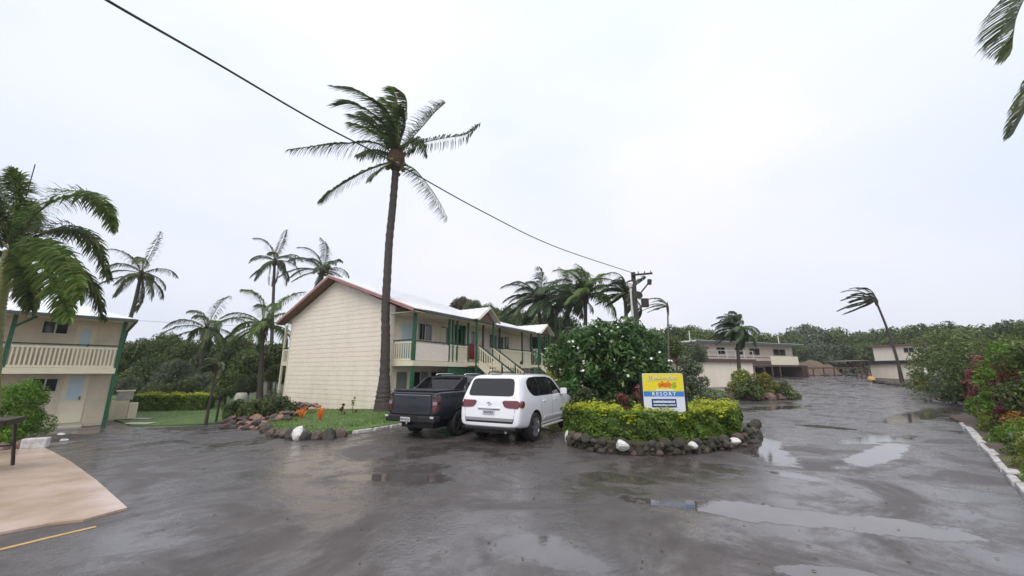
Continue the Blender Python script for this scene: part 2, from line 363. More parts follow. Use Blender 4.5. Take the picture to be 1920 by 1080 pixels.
crn = N('ShaderNodeValToRGB'); el = crn.color_ramp.elements
el[0].position = 0.3; el[0].color = (0.040, 0.034, 0.032, 1); el[1].position = 0.7; el[1].color = (0.112, 0.096, 0.090, 1)
K(mth('ADD', mth('MULTIPLY', mid_, 0.65), mth('MULTIPLY', grain, 0.35)), crn.inputs[0]); K(crn.outputs[0], b.inputs['Base Color'])
b.inputs['Specular IOR Level'].default_value = 0.5; K(mth('ADD', mth('MULTIPLY', wet, 0.55), 1.42), b.inputs['IOR'])
rip = noise(14, 4, 0.6)
hgt = mth('ADD', mth('MULTIPLY', mth('MULTIPLY', grain, mth('SUBTRACT', 1.0, wet)), 0.45), mth('MULTIPLY', mth('MULTIPLY', rip, mth('SUBTRACT', 1.12, pud)), 0.38))
bp = N('ShaderNodeBump'); bp.inputs['Strength'].default_value = 0.55; bp.inputs['Distance'].default_value = 0.02; K(hgt, bp.inputs['Height']); K(bp.outputs[0], b.inputs['Normal'])
grid('asphalt_road', -40, 80, -12, 80, 1.0, gz, am, skip=lambda x, y: (x < -11 and y > 23) or (x < 0 and y > 30) or (x < -22 and y > 16) or (x > 30 and y < 28) or (x > 50 and y < 40))

def spline_(P):
    return [P[0].lerp(P[1], .5 * k) for k in range(2)] + P[1:]
def gl(pts): return [G(u, v) for u, v in pts]
def tuft_mesh(name, P, n, h, m, dz):
    P = [tuple(p[:2]) for p in P]; x0, x1 = min(p[0] for p in P), max(p[0] for p in P); y0, y1 = min(p[1] for p in P), max(p[1] for p in P)
    V = []; k = 0
    while k < n:
        x, y = random.uniform(x0, x1), random.uniform(y0, y1)
        if not inpoly(x, y, P): continue
        k += 1; z = gz(x, y) + dz; a = random.uniform(0, 6.28); hh = h * random.uniform(.5, 1.3); w_ = 0.012
        dx, dy = math.cos(a) * w_, math.sin(a) * w_; lx, ly = random.uniform(-.6, .3) * hh, random.uniform(-.4, .4) * hh
        V += [(x - dx, y - dy, z - .01), (x + dx, y + dy, z - .01), (x + lx, y + ly, z + hh)]
    return npmesh(name, V, list(range(3 * n)), [3] * n, m)
def lawn(name, P, dz, n, h=0.06, **kw):
    o = tag(sheet(name, P, dz, 0.8, M['grass'], **kw), kind='structure')
    g = link(bpy.data.objects.new('grass', tuft_mesh('grass', P, n, h, M['blade'], dz + kw.get('bulge', 0) * 0.8))); tag(g, None, 'grass', kind='stuff')
    return o, g
# left lawn, up to the wood
_, g1 = lawn('lawn', smoothpoly(gl([(196, 800), (400, 797), (425, 790), (470, 770), (600, 752), (600, 742), (230, 742), (150, 745)]), 1), 0.05, 6000)
tag(g1, 'mown green grass beside the left building and hedge', 'grass')
# lawn of the planted bed by the main gable wall
bed_poly = smoothpoly(gl([(500, 812), (545, 822), (600, 822), (650, 815), (700, 806), (760, 797), (770, 775), (735, 765), (560, 765), (500, 778)]), 1)
_, g2 = lawn('planting_bed', bed_poly, 0.10, 9000, 0.07, bulge=0.10)
tag(g2, 'green grass growing under the tall coconut palm by the gable wall', 'grass')
# grass strip left of the far planter
P3 = gl([(1255, 790), (1340, 765), (1385, 742), (1330, 728), (1250, 728), (1190, 760)])
_, g3 = lawn('verge', P3, 0.06, 2500, 0.08); tag(g3, 'short grass verge behind the sign in front of the low cream wall', 'grass')
# right hand garden ground
kerb_px = [(1955, 955), (1920, 915), (1893, 888), (1870, 862), (1846, 838), (1824, 815), (1806, 797)]
kerb_w = [G(u, v) for u, v in kerb_px]
gard = [Vector((9.5, -3, 0)), kerb_w[0] + Vector((.15, 0, 0))] + kerb_w[1:] + [Vector((19, 17.5, 0)), Vector((27, 22, 0)), Vector((60, 30, 0)), Vector((60, -3, 0))]
tag(sheet('garden_soil', gard, 0.10, 1.5, M['soil'], skirt=.3), kind='structure')
gard2 = gl([(1640, 716), (1700, 722), (1745, 727), (1800, 730), (1860, 737)]) + [Vector((75, 40, 0)), Vector((85, 70, 0)), Vector((60, 70, 0))]
tag(sheet('garden_bank', gard2, 0.15, 2.0, M['soil'], skirt=.5), kind='structure')
# patio
pat = gl([(78, 838), (130, 866), (180, 903), (238, 956)]) + [Vector((-5.75, 5.7, 0)), G(95, 985), G(0, 1003), Vector((-9, 3.6, 0)), Vector((-20, 3, 0)), Vector((-24, 12, 0)), G(20, 838)]
tag(sheet('patio', pat, 0.03, 1.0, M['patio'], skirt=.2), kind='structure')
yl = spline_([G(-60, 1047), G(0, 1031), G(95, 1008), G(180, 988)])
mb = MB()
for i in range(len(yl) - 1):
    a, c = yl[i], yl[i + 1]; d = (c - a).normalized(); nn = Vector((-d.y, d.x, 0)) * .035
    mb.add([a - nn + Vector((0, 0, .006)), c - nn + Vector((0, 0, .006)), c + nn + Vector((0, 0, .006)), a + nn + Vector((0, 0, .006))], [(0, 1, 2, 3)])
tag(mb.build('road_marking', M['yline']), kind='structure')
# ------------------------------------------------------------------ rocks
def rock_mesh(seed, m, sub=2):
    bm = bmesh.new(); bmesh.ops.create_icosphere(bm, subdivisions=sub, radius=1); r = random.Random(seed)
    cuts = [(Vector((r.uniform(-1, 1), r.uniform(-1, 1), r.uniform(-1, 1))).normalized(), r.uniform(.55, .85)) for _ in range(7)]
    for v in bm.verts:
        for n_, d_ in cuts:
            k = v.co.dot(n_)
            if k > d_: v.co -= n_ * (k - d_)
        v.co *= 1 + r.uniform(-.05, .05)
    me = bpy.data.meshes.new('rock'); bm.to_mesh(me); bm.free(); me.materials.append(m); return me
RK = {k: [rock_mesh(i * 7 + j, M[k]) for i in range(4)] for j, k in enumerate(('rockb', 'rockr', 'rockg', 'rockw', 'rockp', 'rockm'))}
def rocks(root, pts, size, kinds, flat=.7, name='rock', spread=.12, rows=1, jit=.3):
    r = random.Random(len(pts) * 13 + int(size * 100)); o_ = root.location
    out_ = []
    for row in range(rows):
        for i in range(len(pts) - 1):
            a, c = Vector(pts[i]), Vector(pts[i + 1]); L = (c - a).length; k = max(1, int(L / (size * 1.55)))
            for j in range(k):
                p = a.lerp(c, (j + r.uniform(.3, .7) + .5 * (row % 2)) / k); s = size * r.uniform(1 - jit, 1 + jit)
                p = gp(p.x + r.uniform(-spread, spread), p.y + r.uniform(-spread, spread), s * flat * .45 + row * size * flat * 1.15)
                out_.append(put(name, r.choice(RK[r.choice(kinds)]), root, p - o_, (r.uniform(-.3, .3), r.uniform(-.3, .3), r.uniform(0, 6)), (s * r.uniform(.9, 1.3), s * r.uniform(.8, 1), s * flat)))
    return out_
def wrock(root, u, v, s, sz=.7, lab='white-painted rock'):
    p = G(u, v); o = put('white_rock', random.choice(RK['rockw']), root, gp(p.x, p.y, s * sz * .6) - root.location, (0, 0, random.uniform(0, 6)), (s, s * .8, s * sz)); o['label'] = lab; return o
# bed of loose brown rocks in front of the gable shrubs
rb = empty('rock_border', G(490, 800), 0, 'pile of loose reddish brown rocks edging the shrubs left of the gable wall', 'rock border')
for k, (pp, sz) in enumerate([([(425, 803), (470, 805), (500, 803)], .15), ([(424, 798), (480, 800), (500, 800)], .15), ([(426, 794), (480, 794), (555, 795)], .16), ([(430, 788), (500, 789), (565, 790)], .17), ([(440, 782), (505, 782), (572, 784)], .15), ([(445, 777), (560, 779), (600, 783)], .15)]):
    for q in rocks(rb, gl(pp), sz * 1.1, ('rockb', 'rockp', 'rockp', 'rockg'), .6, jit=.5): q.location.z += .10 * k
rb2 = empty('rock_edging', G(560, 822), 0, 'low dark rock edging with one white rock in front of the orange bromeliads', 'rock border')
rocks(rb2, gl([(500, 815), (530, 822), (560, 824), (600, 824), (655, 817)]), .21, ('rockb', 'rockb', 'rockg'), .95, jit=.2)
rocks(rb2, gl([(497, 812), (500, 800), (520, 792), (560, 786)]), .18, ('rockb', 'rockg'), .9)
wrock(rb2, 560, 825, .22, 1.25)
# white kerb along that lawn
def kerb(name, pts, w_, h, m, label, seg=1.0, gap=.02, cat='kerb', part='kerb_stone', jit=0.0):
    root = empty(name, gp(pts[0].x, pts[0].y), 0, label, cat)
    for i in range(len(pts) - 1):
        a, c = pts[i], pts[i + 1]; L = (c - a).length; n = max(1, round(L / seg))
        for j in range(n):
            p, q = a.lerp(c, j / n), a.lerp(c, (j + 1) / n); d = (q - p).normalized(); p = p + d * gap; q = q - d * gap
            nn = Vector((-d.y, d.x, 0)) * w_ / 2 * random.uniform(1 - jit, 1 + jit); z0, z1 = gz(p.x, p.y) - .1, gz(q.x, q.y) - .1; hh = h * random.uniform(1 - jit, 1 + jit) + .1
            off = nn * random.uniform(-jit, jit) * 1.5
            b0 = [Vector((x.x, x.y, z)) + off - root.location for x, z in ((p - nn, z0), (q - nn, z1), (q + nn, z1), (p + nn, z0))]
            up = Vector((0, 0, hh)); tp = [x + up for x in b0]; cx = sum(tp, Vector()) / 4
            tp = [x.lerp(Vector((cx.x, cx.y, x.z)), .08) for x in tp]
            MB().hexa(b0 + tp).build(part, m, root, bevel=.025)
    return root
kerb('lawn_kerb', gl([(640, 800), (650, 809), (665, 813), (700, 808), (730, 803), (765, 797)]), .14, .10, M['kerbw'], 'thin white painted kerb curving along the grass left of the dark ute')
kerb('garden_kerb', kerb_w[::-1], .20, .11, M['kerbw'], 'worn white painted stone kerb along the right-hand garden', seg=.9, gap=.03, jit=.15)
kerb('far_garden_kerb', gl([(1752, 752), (1790, 757), (1845, 763)]), .3, .2, M['kerbw'], 'low white kerb where the road bends behind the right garden', seg=2, jit=.2)
kerb('bank_kerb', gl([(1745, 729), (1790, 735), (1840, 743)]), .3, .3, M['kerbw'], 'white stone edging below the far right garden bank', seg=2, jit=.3)
# ================================================================== BUILDINGS
def frame_root(name, P, heading, label, cat, group=None):
    return empty(name, (P[0], P[1], gz(P[0], P[1])), R(90 - heading), label, cat, group)
def boards(root, axis, c, lo, hi, z0, z1, step, m, clip=None, sgn=-1, holes=()):
    """lapped siding boards; axis 'x': wall along local x at y=c, 'y': wall along local y at x=c; sgn: outward side"""
    n = int((z1 - z0) / step); me_cache = {}
    for i in range(n + 1):
        a, b_ = z0 + i * step, min(z0 + (i + 1) * step, z1)
        if b_ - a < .04: continue
        spans = [(lo, hi)]
        for (h0, h1, hz0, hz1) in holes:
            if a < hz1 - .02 and b_ > hz0 + .02:
                ns = []
                for s0, s1 in spans:
                    if h0 > s0: ns.append((s0, min(h0, s1)))
                    if h1 < s1: ns.append((max(h1, s0), s1))
                spans = [q for q in ns if q[1] - q[0] > .05]
        cutspans = []
        for s0, s1 in spans:
            if s1 - s0 > 3.2:
                q = s0 + (s1 - s0) * (.22 + .56 * ((i * .618) % 1)); cutspans += [(s0, q - .002), (q + .002, s1)]
            else: cutspans.append((s0, s1))
        for s0, s1 in cutspans:
            if clip:
                l0, r0 = clip(a); l1, r1 = clip(b_)
                if r0 - l0 < .1: continue
                if r1 - l1 < .05: l1 = r1 = (l1 + r1) / 2
                if s1 < min(l0, l1) or s0 > max(r0, r1): continue
                l0, l1, r0, r1 = max(l0, s0), max(l1, s0), min(r0, s1), min(r1, s1)
            else: l0 = l1 = s0; r0 = r1 = s1
            t0, t1 = sgn * .019, sgn * .008
            def P(s, t, z): return (s, c + t, z) if axis == 'x' else (c + t, s, z)
            mb = MB(); g_ = .0008
            mb.hexa([P(l0, 0, a + g_), P(r0, 0, a + g_), P(r0, t0, a + g_), P(l0, t0, a + g_), P(l1, 0, b_ - g_), P(r1, 0, b_ - g_), P(r1, t1, b_ - g_), P(l1, t1, b_ - g_)])
            mb.build('siding_board', m, root)
def window(root, axis, c, s0, s1, z0, z1, sgn, panes=2, curtain=None):
    def bx(mb, a0, a1, t0, t1, za, zb):
        t0, t1 = sorted((c + sgn * t0, c + sgn * t1))
        return mb.box(a0, t0, za, a1, t1, zb) if axis == 'x' else mb.box(t0, a0, za, t1, a1, zb)
    f = MB(); w_ = .05
    bx(f, s0, s1, -.02, .05, z0, z0 + w_); bx(f, s0, s1, -.02, .05, z1 - w_, z1)
    bx(f, s0, s0 + w_, -.02, .05, z0 + w_, z1 - w_); bx(f, s1 - w_, s1, -.02, .05, z0 + w_, z1 - w_)
    for k in range(1, panes):
        x = s0 + (s1 - s0) * k / panes; bx(f, x - .025, x + .025, -.02, .045, z0 + w_, z1 - w_)
    fr = f.build('window', M['alum'], root)
    for k in range(panes):
        a, b_ = s0 + (s1 - s0) * k / panes + .03, s0 + (s1 - s0) * (k + 1) / panes - .03
        g = MB(); bx(g, a, b_, -.01, .012, z0 + w_, z1 - w_); o = g.build('pane', M['winglass'] if not (curtain and k in curtain) else M['curtain'], fr)
def door(root, axis, c, s0, s1, z0, z1, sgn, m):
    def bx(mb, a0, a1, t0, t1, za, zb):
        t0, t1 = sorted((c + sgn * t0, c + sgn * t1))
        return mb.box(a0, t0, za, a1, t1, zb) if axis == 'x' else mb.box(t0, a0, za, t1, a1, zb)
    f = MB(); bx(f, s0 - .06, s0, 0, .05, z0, z1 + .06); bx(f, s1, s1 + .06, 0, .05, z0, z1 + .06); bx(f, s0, s1, 0, .05, z1, z1 + .06)
    d = f.build('door', M['trim'], root)
    g = MB(); bx(g, s0, s1, 0, .035, z0, z1); g.build('door_leaf', m, d)
    h = MB(); bx(h, s1 - .14, s1 - .10, .035, .09, z0 + .95, z0 + 1.1); h.build('handle', M['gutter'], d)
def rail_run(root, pA, pB, z0, h, sp=.15, m=None, top=None, solid=False, bw=.05):
    """balusters between two local points (x,y) at heights z0 (tuple allowed for stairs)"""
    m = m or M['trim']; top = top or M['dgreen']
    zA, zB = z0 if isinstance(z0, tuple) else (z0, z0)
    A, B = Vector((*pA, zA)), Vector((*pB, zB)); L = (Vector(pB) - Vector(pA)).length; up = Vector((0, 0, 1))
    mb = MB(); mb.beam(A + up * (h + .03), B + up * (h + .03), .09, .055); mb.build('top_rail', top, root)
    MB().beam(A + up * (h - .09), B + up * (h - .09), .045, .08).build('rail', m, root); MB().beam(A + up * .10, B + up * .10, .045, .09).build('rail', m, root)
    n = max(2, int(L / sp)); d = (B - A) / n; bm_ = None
    ln = h - .28
    for i in range(n):
        p = A + d * (i + .5); 
        if bm_ is None:
            q = MB(); q.box(-bw / 2, -.012, 0, bw / 2, .012, ln); o = q.build('baluster', m, root); bm_ = o.data
        else: o = put('baluster', bm_, root)
        o.location = p + up * .15; o.rotation_euler = (0, 0, math.atan2(B.y - A.y, B.x - A.x))
def post(root, x, y, z0, z1, w_=.11, m=None, name='post'):
    return MB().box(x - w_ / 2, y - w_ / 2, z0, x + w_ / 2, y + w_ / 2, z1).build(name, m or M['green'], root)
def roof_slab(root, a, b_, c, d, m, th=.05, name='roof', ribs=True, rib_dir=None, pitch=.38):
    """quad roof sheet a-b (eave) c-d (ridge), with standing ribs running from eave to ridge"""
    a, b_, c, d = map(Vector, (a, b_, c, d)); n = (b_ - a).cross(d - a).normalized()
    if n.z < 0: n = -n
    mb = MB(); t_ = n * th
    mb.hexa([a - t_, b_ - t_, c - t_, d - t_, a, b_, c, d])
    if ribs:
        k = int((b_ - a).length / pitch)
        for i in range(k + 1):
            p, q = a.lerp(b_, i / k), d.lerp(c, i / k)
            mb.beam(p + n * .012, q + n * .012, .05, .03, up=n)
    return mb.build(name, m, root)

# ---------- main building: gable end facing us, long veranda side running away to the right
B0 = G(728, 775); HD = 31.0; hx, hy = math.sin(R(HD)), math.cos(R(HD)); VD = 1.5
V0 = (B0.x + VD * hy, B0.y - VD * hx)
mb_root = frame_root('main_building', V0, HD, 'long two storey cream weatherboard motel block with green verandas behind the parked cars', 'building')
# local: +x along the veranda (away), +y into the building; z=0 at ground near veranda corner
Z0 = mb_root.location.z
def ms(u, v, y=0.0):
    P = (V0[0] - hy * y, V0[1] + hx * y); s, z = online(P, HD, u, v); return s, z - Z0
FL = 2.52; EV = 5.05; GW = 9.55; PK = 7.75; LEN = 15.0
gy0, gy1 = VD, VD + GW; pky = VD + 5.3
slopeR = (PK - EV - .42) / (pky - VD)
def gable_clip(z):   # y limits at height z for the gable wall
    zl = 5.45; zr = 5.45
    l = gy0 if z < zr else gy0 + (z - zr) / (PK - .25 - zr) * (pky - gy0)
    r = gy1 if z < zl else gy1 - (z - zl) / (PK - .25 - zl) * (gy1 - pky)
    return l, r
wall = MB(); wall.prism([(gy0, -.6), (gy1, -.6), (gy1, 5.45), (pky, PK - .25), (gy0, 5.45)], 'x', 0.0, .12); wall.build('wall', M['cream'], mb_root)
boards(mb_root, 'y', 0.0, gy0 + .005, gy1 - .005, -.55, PK - .3, .262, M['cream'], clip=gable_clip)
for a_, b_ in ((gy0 - .06, gy0), (gy1, gy1 + .06)): MB().box(-.045, a_, -.6, .06, b_, 5.4).build('corner_trim', M['trim'], mb_root)
# facade wall (along x at y=VD), lower and upper
fw = MB(); fw.box(.121, VD, -.6, LEN, VD + .12, 5.4).box(.121, gy1 - .12, -.6, LEN, gy1, 5.4).box(LEN, VD, -.6, LEN + .12, gy1, 5.4); fw.build('wall', M['cream'], mb_root)
def sx(u, v=640): return ms(u, v, VD)[0]
w1 = (sx(782), sx(792)); w2 = (sx(824), sx(839))
wins = [(w1[0], w1[0] + 1.15, 3.75, 4.75), (w2[0], w2[1] + .3, 3.70, 4.75), (6.7, 7.5, 3.75, 4.7), (8.9, 9.9, 3.75, 4.7), (10.9, 11.6, 3.75, 4.7)]
wlow = [(sx(772, 700), sx(772, 700) + 1.3, 1.15, 2.05), (2.9, 4.0, 1.15, 2.05)]
doors = [(.55, 1.30, 2.56, 4.6, M['bluedoor']), (3.25, 4.05, 2.56, 4.6, M['trim']), (5.55, 6.35, 2.56, 4.6, M['trim']), (10.0, 10.75, 2.56, 4.6, M['dgreen'])]
dlow = [(.35, 1.1, .05, 2.0, M['curtain'])]
boards(mb_root, 'x', VD, .13, LEN, 2.55, 5.38, .262, M['cream'], holes=[(a, b_, c, d) for a, b_, c, d in wins] + [(a, b_, c, d) for a, b_, c, d, _ in doors])
boards(mb_root, 'x', VD, .13, LEN, -.3, 2.36, .262, M['cream'], holes=wlow + [(a, b_, c, d) for a, b_, c, d, _ in dlow])
for k, (a, b_, c, d) in enumerate(wins + wlow): window(mb_root, 'x', VD, a, b_, c, d, -1, 2, curtain=(1,) if k % 2 else None)
for a, b_, c, d, m in doors + dlow: door(mb_root, 'x', VD, a, b_, c, d, -1, m)
# veranda deck, fascia and undercroft
MB().box(-.03, -.03, FL - .16, LEN + .2, VD - .005, FL + .02).build('veranda_floor', M['trim'], mb_root)
MB().box(-.05, -.055, FL - .22, LEN + .2, -.032, FL + .04).box(-.06, -.03, FL - .22, -.032, VD - .06, FL + .04).build('fascia', M['trim'], mb_root)
# posts from pixels
pxs = [775, 843, 850, 858, 879]
ps = [ms(u, 640)[0] for u in pxs]; ps[0] = 0.06
for k, s in enumerate(ps): post(mb_root, s, .05, -.3 if k in (0, 1, 4) else FL, EV + .02, .15 if k == 0 else .10, M['green'])
p1a, p1b = ps[4], ms(907, 640)[0]
for s in (p1b, ms(938, 640)[0], ms(980, 650)[0]): post(mb_root, s, .05, FL, EV, .10, M['dgreen'])
p2a, p2b = ms(997, 650)[0], ms(1013, 650)[0]
for s in (p2a, p2b, LEN): post(mb_root, s, .05, -.3, EV, .11, M['green'])
# rails: end bay with balusters, first bay solid board panel, others balusters
rail_run(mb_root, (.0, VD - .08), (.0, .13), FL, 1.05, .16)
MB().box(.14, .01, FL + .06, ps[1] - .05, .045, FL + .95).build('balustrade_panel', M['cream'], mb_root)
MB().box(.13, -.02, FL + 1.02, ps[1] - .05, .08, FL + 1.075).build('top_rail', M['dgreen'], mb_root)
rail_run(mb_root, (ps[1] + .06, .03), (ps[4] - .05, .03), FL, 1.05, .15)
MB().box(ps[1] + .06, .052, FL + .10, ps[4] - .06, .07, FL + .9).build('balustrade_panel', M['trim'], mb_root)
rail_run(mb_root, (p1b + .9, .03), (p2a - .06, .03), FL, 1.05, .16)
MB().box(p1b + .9, .052, FL + .10, p2a - .06, .07, FL + .9).build('balustrade_panel', M['trim'], mb_root)
# green painted walls below the landing and inside the porch
MB().box(ps[1] + .1, .06, 1.35, p1b + .2, .10, FL - .23).box(ps[1] + .1, .06, -.3, ps[1] + .9, .10, 1.35).box(ps[4] - .1, .06, -.3, p1b + .2, .10, 1.35).build('green_screen', M['green'], mb_root)
for s in (ps[4] + .55, ps[4] + 1.0, p1b - .25): post(mb_root, s, VD - .1, FL, EV, .16, M['green'])
MB().box(ps[4] + .62, VD - .08, FL + .9, ps[4] + .92, VD - .045, FL + 2.2).build('green_screen', M['dark'], mb_root)
MB().box(p1b + .25, VD - .09, FL + .35, p1b + .95, VD - .04, FL + 1.35).build('red_cabinet', M['red'], mb_root)
# roof
OH = .55; ey_r = -.45; ey_l = gy1 + .9; x0r, x1r = -OH, p1a + .1
zr = lambda y: PK - (pky - y) * slopeR if y <= pky else PK - (y - pky) * (PK - 5.35) / (ey_l - .3 - pky)
ze = zr(ey_r)
# slope over gable (pitch broken flatter over the veranda)
zb = 5.42
roof_slab(mb_root, (x0r, ey_r, 5.12), (x1r + 2.2, ey_r, 5.12), (x1r + 2.2, pky, PK), (x0r, pky, PK), M['roofw'])
roof_slab(mb_root, (x1r + 2.2, ey_l, 5.25), (x0r, ey_l, 5.25), (x0r, pky, PK), (x1r + 2.2, pky, PK), M['roofw'])
xb0, xb1 = x1r + 2.25, LEN + .5
roof_slab(mb_root, (xb0, ey_r, 5.05), (xb1, ey_r, 5.05), (xb1, pky - 1.2, PK - 1.0), (xb0, pky - 1.2, PK - 1.0), M['roofw'])
roof_slab(mb_root, (xb1, ey_l, 5.1), (xb0, ey_l, 5.1), (xb0, pky - 1.2, PK - 1.0), (xb1, pky - 1.2, PK - 1.0), M['roofw'])
MB().prism([(ey_r, 5.0), (pky - 1.2, PK - 1.12), (ey_l, 5.0)], 'x', xb1 - .3, xb1 - .2).build('wall', M['cream'], mb_root)
MB().prism([(pky - 3.2, PK - 1.6), (pky, PK - .12), (pky + 3.2, PK - 1.6)], 'x', xb0 - .14, xb0 - .04).build('wall', M['cream'], mb_root)
# barge boards and soffit on the near gable
for (ya, za, yb, zb_) in ((ey_r, 5.12, pky, PK), (ey_l, 5.25, pky, PK)):
    a, c = Vector((x0r - .02, ya, za - .13)), Vector((x0r - .02, yb, zb_ - .13))
    MB().beam(a + Vector((0, 0, .02)), c + Vector((0, 0, .02)), .035, .14).build('barge_board', M['barge'], mb_root)
    q = MB(); e_ = Vector((OH - .02, 0, 0)); dn = Vector((0, 0, -.07))
    q.hexa([a + dn, a + dn + e_, c + dn + e_, c + dn, a + dn + Vector((0, 0, .03)), a + dn + e_ + Vector((0, 0, .03)), c + dn + e_ + Vector((0, 0, .03)), c + dn + Vector((0, 0, .03))]); q.build('soffit', M['soffit'], mb_root)
MB().box(x0r + .8, ey_r - .12, 4.98, x1r + 0.0, ey_r, 5.10).build('gutter', M['gutter'], mb_root)
MB().box(p1b + .7, ey_r - .12, 4.91, xb1, ey_r, 5.03).build('gutter', M['gutter'], mb_root)
MB().box(x0r + .1, ey_r + .02, 4.96, LEN + .3, VD - .02, 4.98).build('veranda_ceiling', M['trim'], mb_root)
# two gabled porches over the stairs
def porch(xa, xb, ztop, zeave):
    xm = (xa + xb) / 2; y0, y1 = -.95, 2.6
    for sa, sb in ((xa - .25, xm), (xb + .25, xm)):
        roof_slab(mb_root, (sa, y0, zeave), (sa, y1, zeave), (sb, y1, ztop), (sb, y0, ztop), M['roofw'], name='porch_roof', pitch=.5)
        MB().beam((sa, y0 - .02, zeave - .08), (sb, y0 - .02, ztop - .08), .03, .16, up=Vector((0, 1, 0))).build('barge_board', M['trim'], mb_root)
    MB().prism([(xa, zeave - .02), (xb, zeave - .02), (xm, ztop - .14)], 'y', y0 + .25, y0 + .29).build('porch_gable', M['soffit'], mb_root)
    for s in (xa + .02, xb - .02): post(mb_root, s, y0 + .3, -.3, zeave, .1, M['green'])
    # landing
    MB().box(xa, y0 + .2, FL - .15, xb, -.06, FL + .02).build('landing', M['trim'], mb_root)
porch(p1a - .1, p1b + .15, 5.95, 5.12)
porch(p2a - .1, p2b + .35, 5.75, 4.98)
def stairs(xa, xb, run=3.6):
    n = 13; y0 = -.75
    for i in range(n):
        z = FL - (i + 1) * FL / (n + 1); y = y0 - (i + .5) * run / n
        MB().box(xa + .06, y - .15, z - .04, xb - .06, y + .15, z).build('stair_tread', M['trim'], mb_root)
    for x in (xa, xb):
        MB().beam((x, y0, FL - .1), (x, y0 - run, -.05), .05, .24).build('stringer', M['trim'], mb_root)
        rail_run(mb_root, (x, y0), (x, y0 - run), (FL + .02, .12), 1.0, .16)
        post(mb_root, x, y0 - run - .04, -.1, 1.2, .1, M['trim'])
        post(mb_root, x, y0 - run * .45, .4, FL * .55 + 1.05, .08, M['dgreen'])
stairs(p1a + .05, p1b - .05); stairs(p2a + .1, p2b + .2, 3.2)
# rear balcony seen left of the gable
MB().box(.2, gy1, FL - .1, 3.0, gy1 + 1.15, FL + .04).build('rear_balcony_floor', M['trim'], mb_root)
rail_run(mb_root, (.22, gy1 + 1.1), (.22, gy1 + .08), FL, 1.0, .14)
post(mb_root, .25, gy1 + 1.12, -.4, 5.1, .11, M['trim'])

# ---------- left building
LP = G(192, 800); LH = 43.0
lb = frame_root('left_building', LP, LH, 'two storey cream weatherboard block with slatted balcony at the left edge', 'building')
LZ = lb.location.z; lhx, lhy = math.sin(R(LH)), math.cos(R(LH))
def ls(u, v, y=0.0):
    P = (LP.x - lhy * y, LP.y + lhx * y); s, z = online(P, LH, u, v); return s, z - LZ
WY = .9; X0 = -12.0
zf = ls(200, 692)[1]; zt = ls(207, 650)[1]; zev = ls(240, 604)[1]; X1 = .32
lwins = [(*sorted((ls(77, 615, WY)[0], ls(131, 615, WY)[0])), ls(100, 627, WY)[1], ls(100, 601, WY)[1])]
lw2 = [(*sorted((ls(58, 720, WY)[0], ls(110, 720, WY)[0])), ls(90, 736, WY)[1], ls(90, 708, WY)[1])]
ld = [(ls(143, 640, WY)[0], ls(174, 640, WY)[0], zf + .02, ls(158, 612, WY)[1])]
ld2 = [(ls(118, 740, WY)[0], ls(158, 740, WY)[0], .18, ls(140, 700, WY)[1])]
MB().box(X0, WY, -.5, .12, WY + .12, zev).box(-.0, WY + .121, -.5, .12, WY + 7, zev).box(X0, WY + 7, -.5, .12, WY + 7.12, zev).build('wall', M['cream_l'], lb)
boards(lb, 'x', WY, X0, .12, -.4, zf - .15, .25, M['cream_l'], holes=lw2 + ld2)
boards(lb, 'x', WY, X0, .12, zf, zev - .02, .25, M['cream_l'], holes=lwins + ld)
for a, b_, c, d in lwins + lw2: window(lb, 'x', WY, a, b_, c, d, -1, 2)
for a, b_, c, d in ld + ld2: door(lb, 'x', WY, a, b_, c, d, -1, M['trim'])
for a, b_, c, d in ld + ld2: MB().box(a + .1, WY - .05, c + .95, b_ - .1, WY - .036, d - .1).build('blue_door_panel', M['bluedoor'], lb)
MB().box(ld2[0][0] - .1, -.1, -.2, ld2[0][1] + .15, WY - .04, .10).build('door_step', M['conc'], lb, bevel=.02)
MB().box(X0, -.02, zf - .14, .05, WY - .005, zf).build('balcony_floor', M['trim'], lb)
MB().box(X0, -.06, zf - .20, .02, -.025, zf + .04).build('fascia', M['trim'], lb)
pl0 = ls(14, 650)[0]
for s in (0.03, pl0, pl0 - 3.6): post(lb, s, .03, -.4, zev + .05, .12, M['green'])
post(lb, .03, WY, -.4, zev, .10, M['green'])
rail_run(lb, (pl0 + .08, .0), (-.06, .0), zf, zt - zf, .125, bw=.055)
rail_run(lb, (pl0 - 3.5, .0), (pl0 - .08, .0), zf, zt - zf, .125, bw=.055)
ry = WY + 3.5; rz = zev + 1.5
roof_slab(lb, (X0, -.5, zev + .12), (X1 - 3.6, -.5, zev + .12), (X1 - 3.6, ry, rz), (X0, ry, rz), M['roofw'])
MB().hexa([(X1 - 3.6, -.5, zev + .07), (X1, -.5, zev + .07), (X1 - .01, -.49, zev + .08), (X1 - 3.6, ry, rz - .05), (X1 - 3.6, -.5, zev + .12), (X1, -.5, zev + .12), (X1 - .01, -.49, zev + .13), (X1 - 3.6, ry, rz)]).build('roof', M['roofw'], lb)
MB().hexa([(X1, -.5, zev + .07), (X1, 8.4, zev + .07), (X1 - 3.6, ry + .01, rz - .05), (X1 - 3.6, ry, rz - .05), (X1, -.5, zev + .12), (X1, 8.4, zev + .12), (X1 - 3.6, ry + .01, rz), (X1 - 3.6, ry, rz)]).build('roof', M['roofw'], lb)
roof_slab(lb, (X1, 8.4, zev + .12), (X0, 8.4, zev + .12), (X0, ry, rz), (X1 - 3.6, ry, rz), M['roofw'], ribs=False)
MB().box(X0, -.62, zev - .02, X1 + .02, -.5, zev + .10).build('gutter', M['gutter'], lb)
MB().box(X1, -.55, zev - .02, X1 + .08, 8.4, zev + .10).build('gutter', M['gutter'], lb)
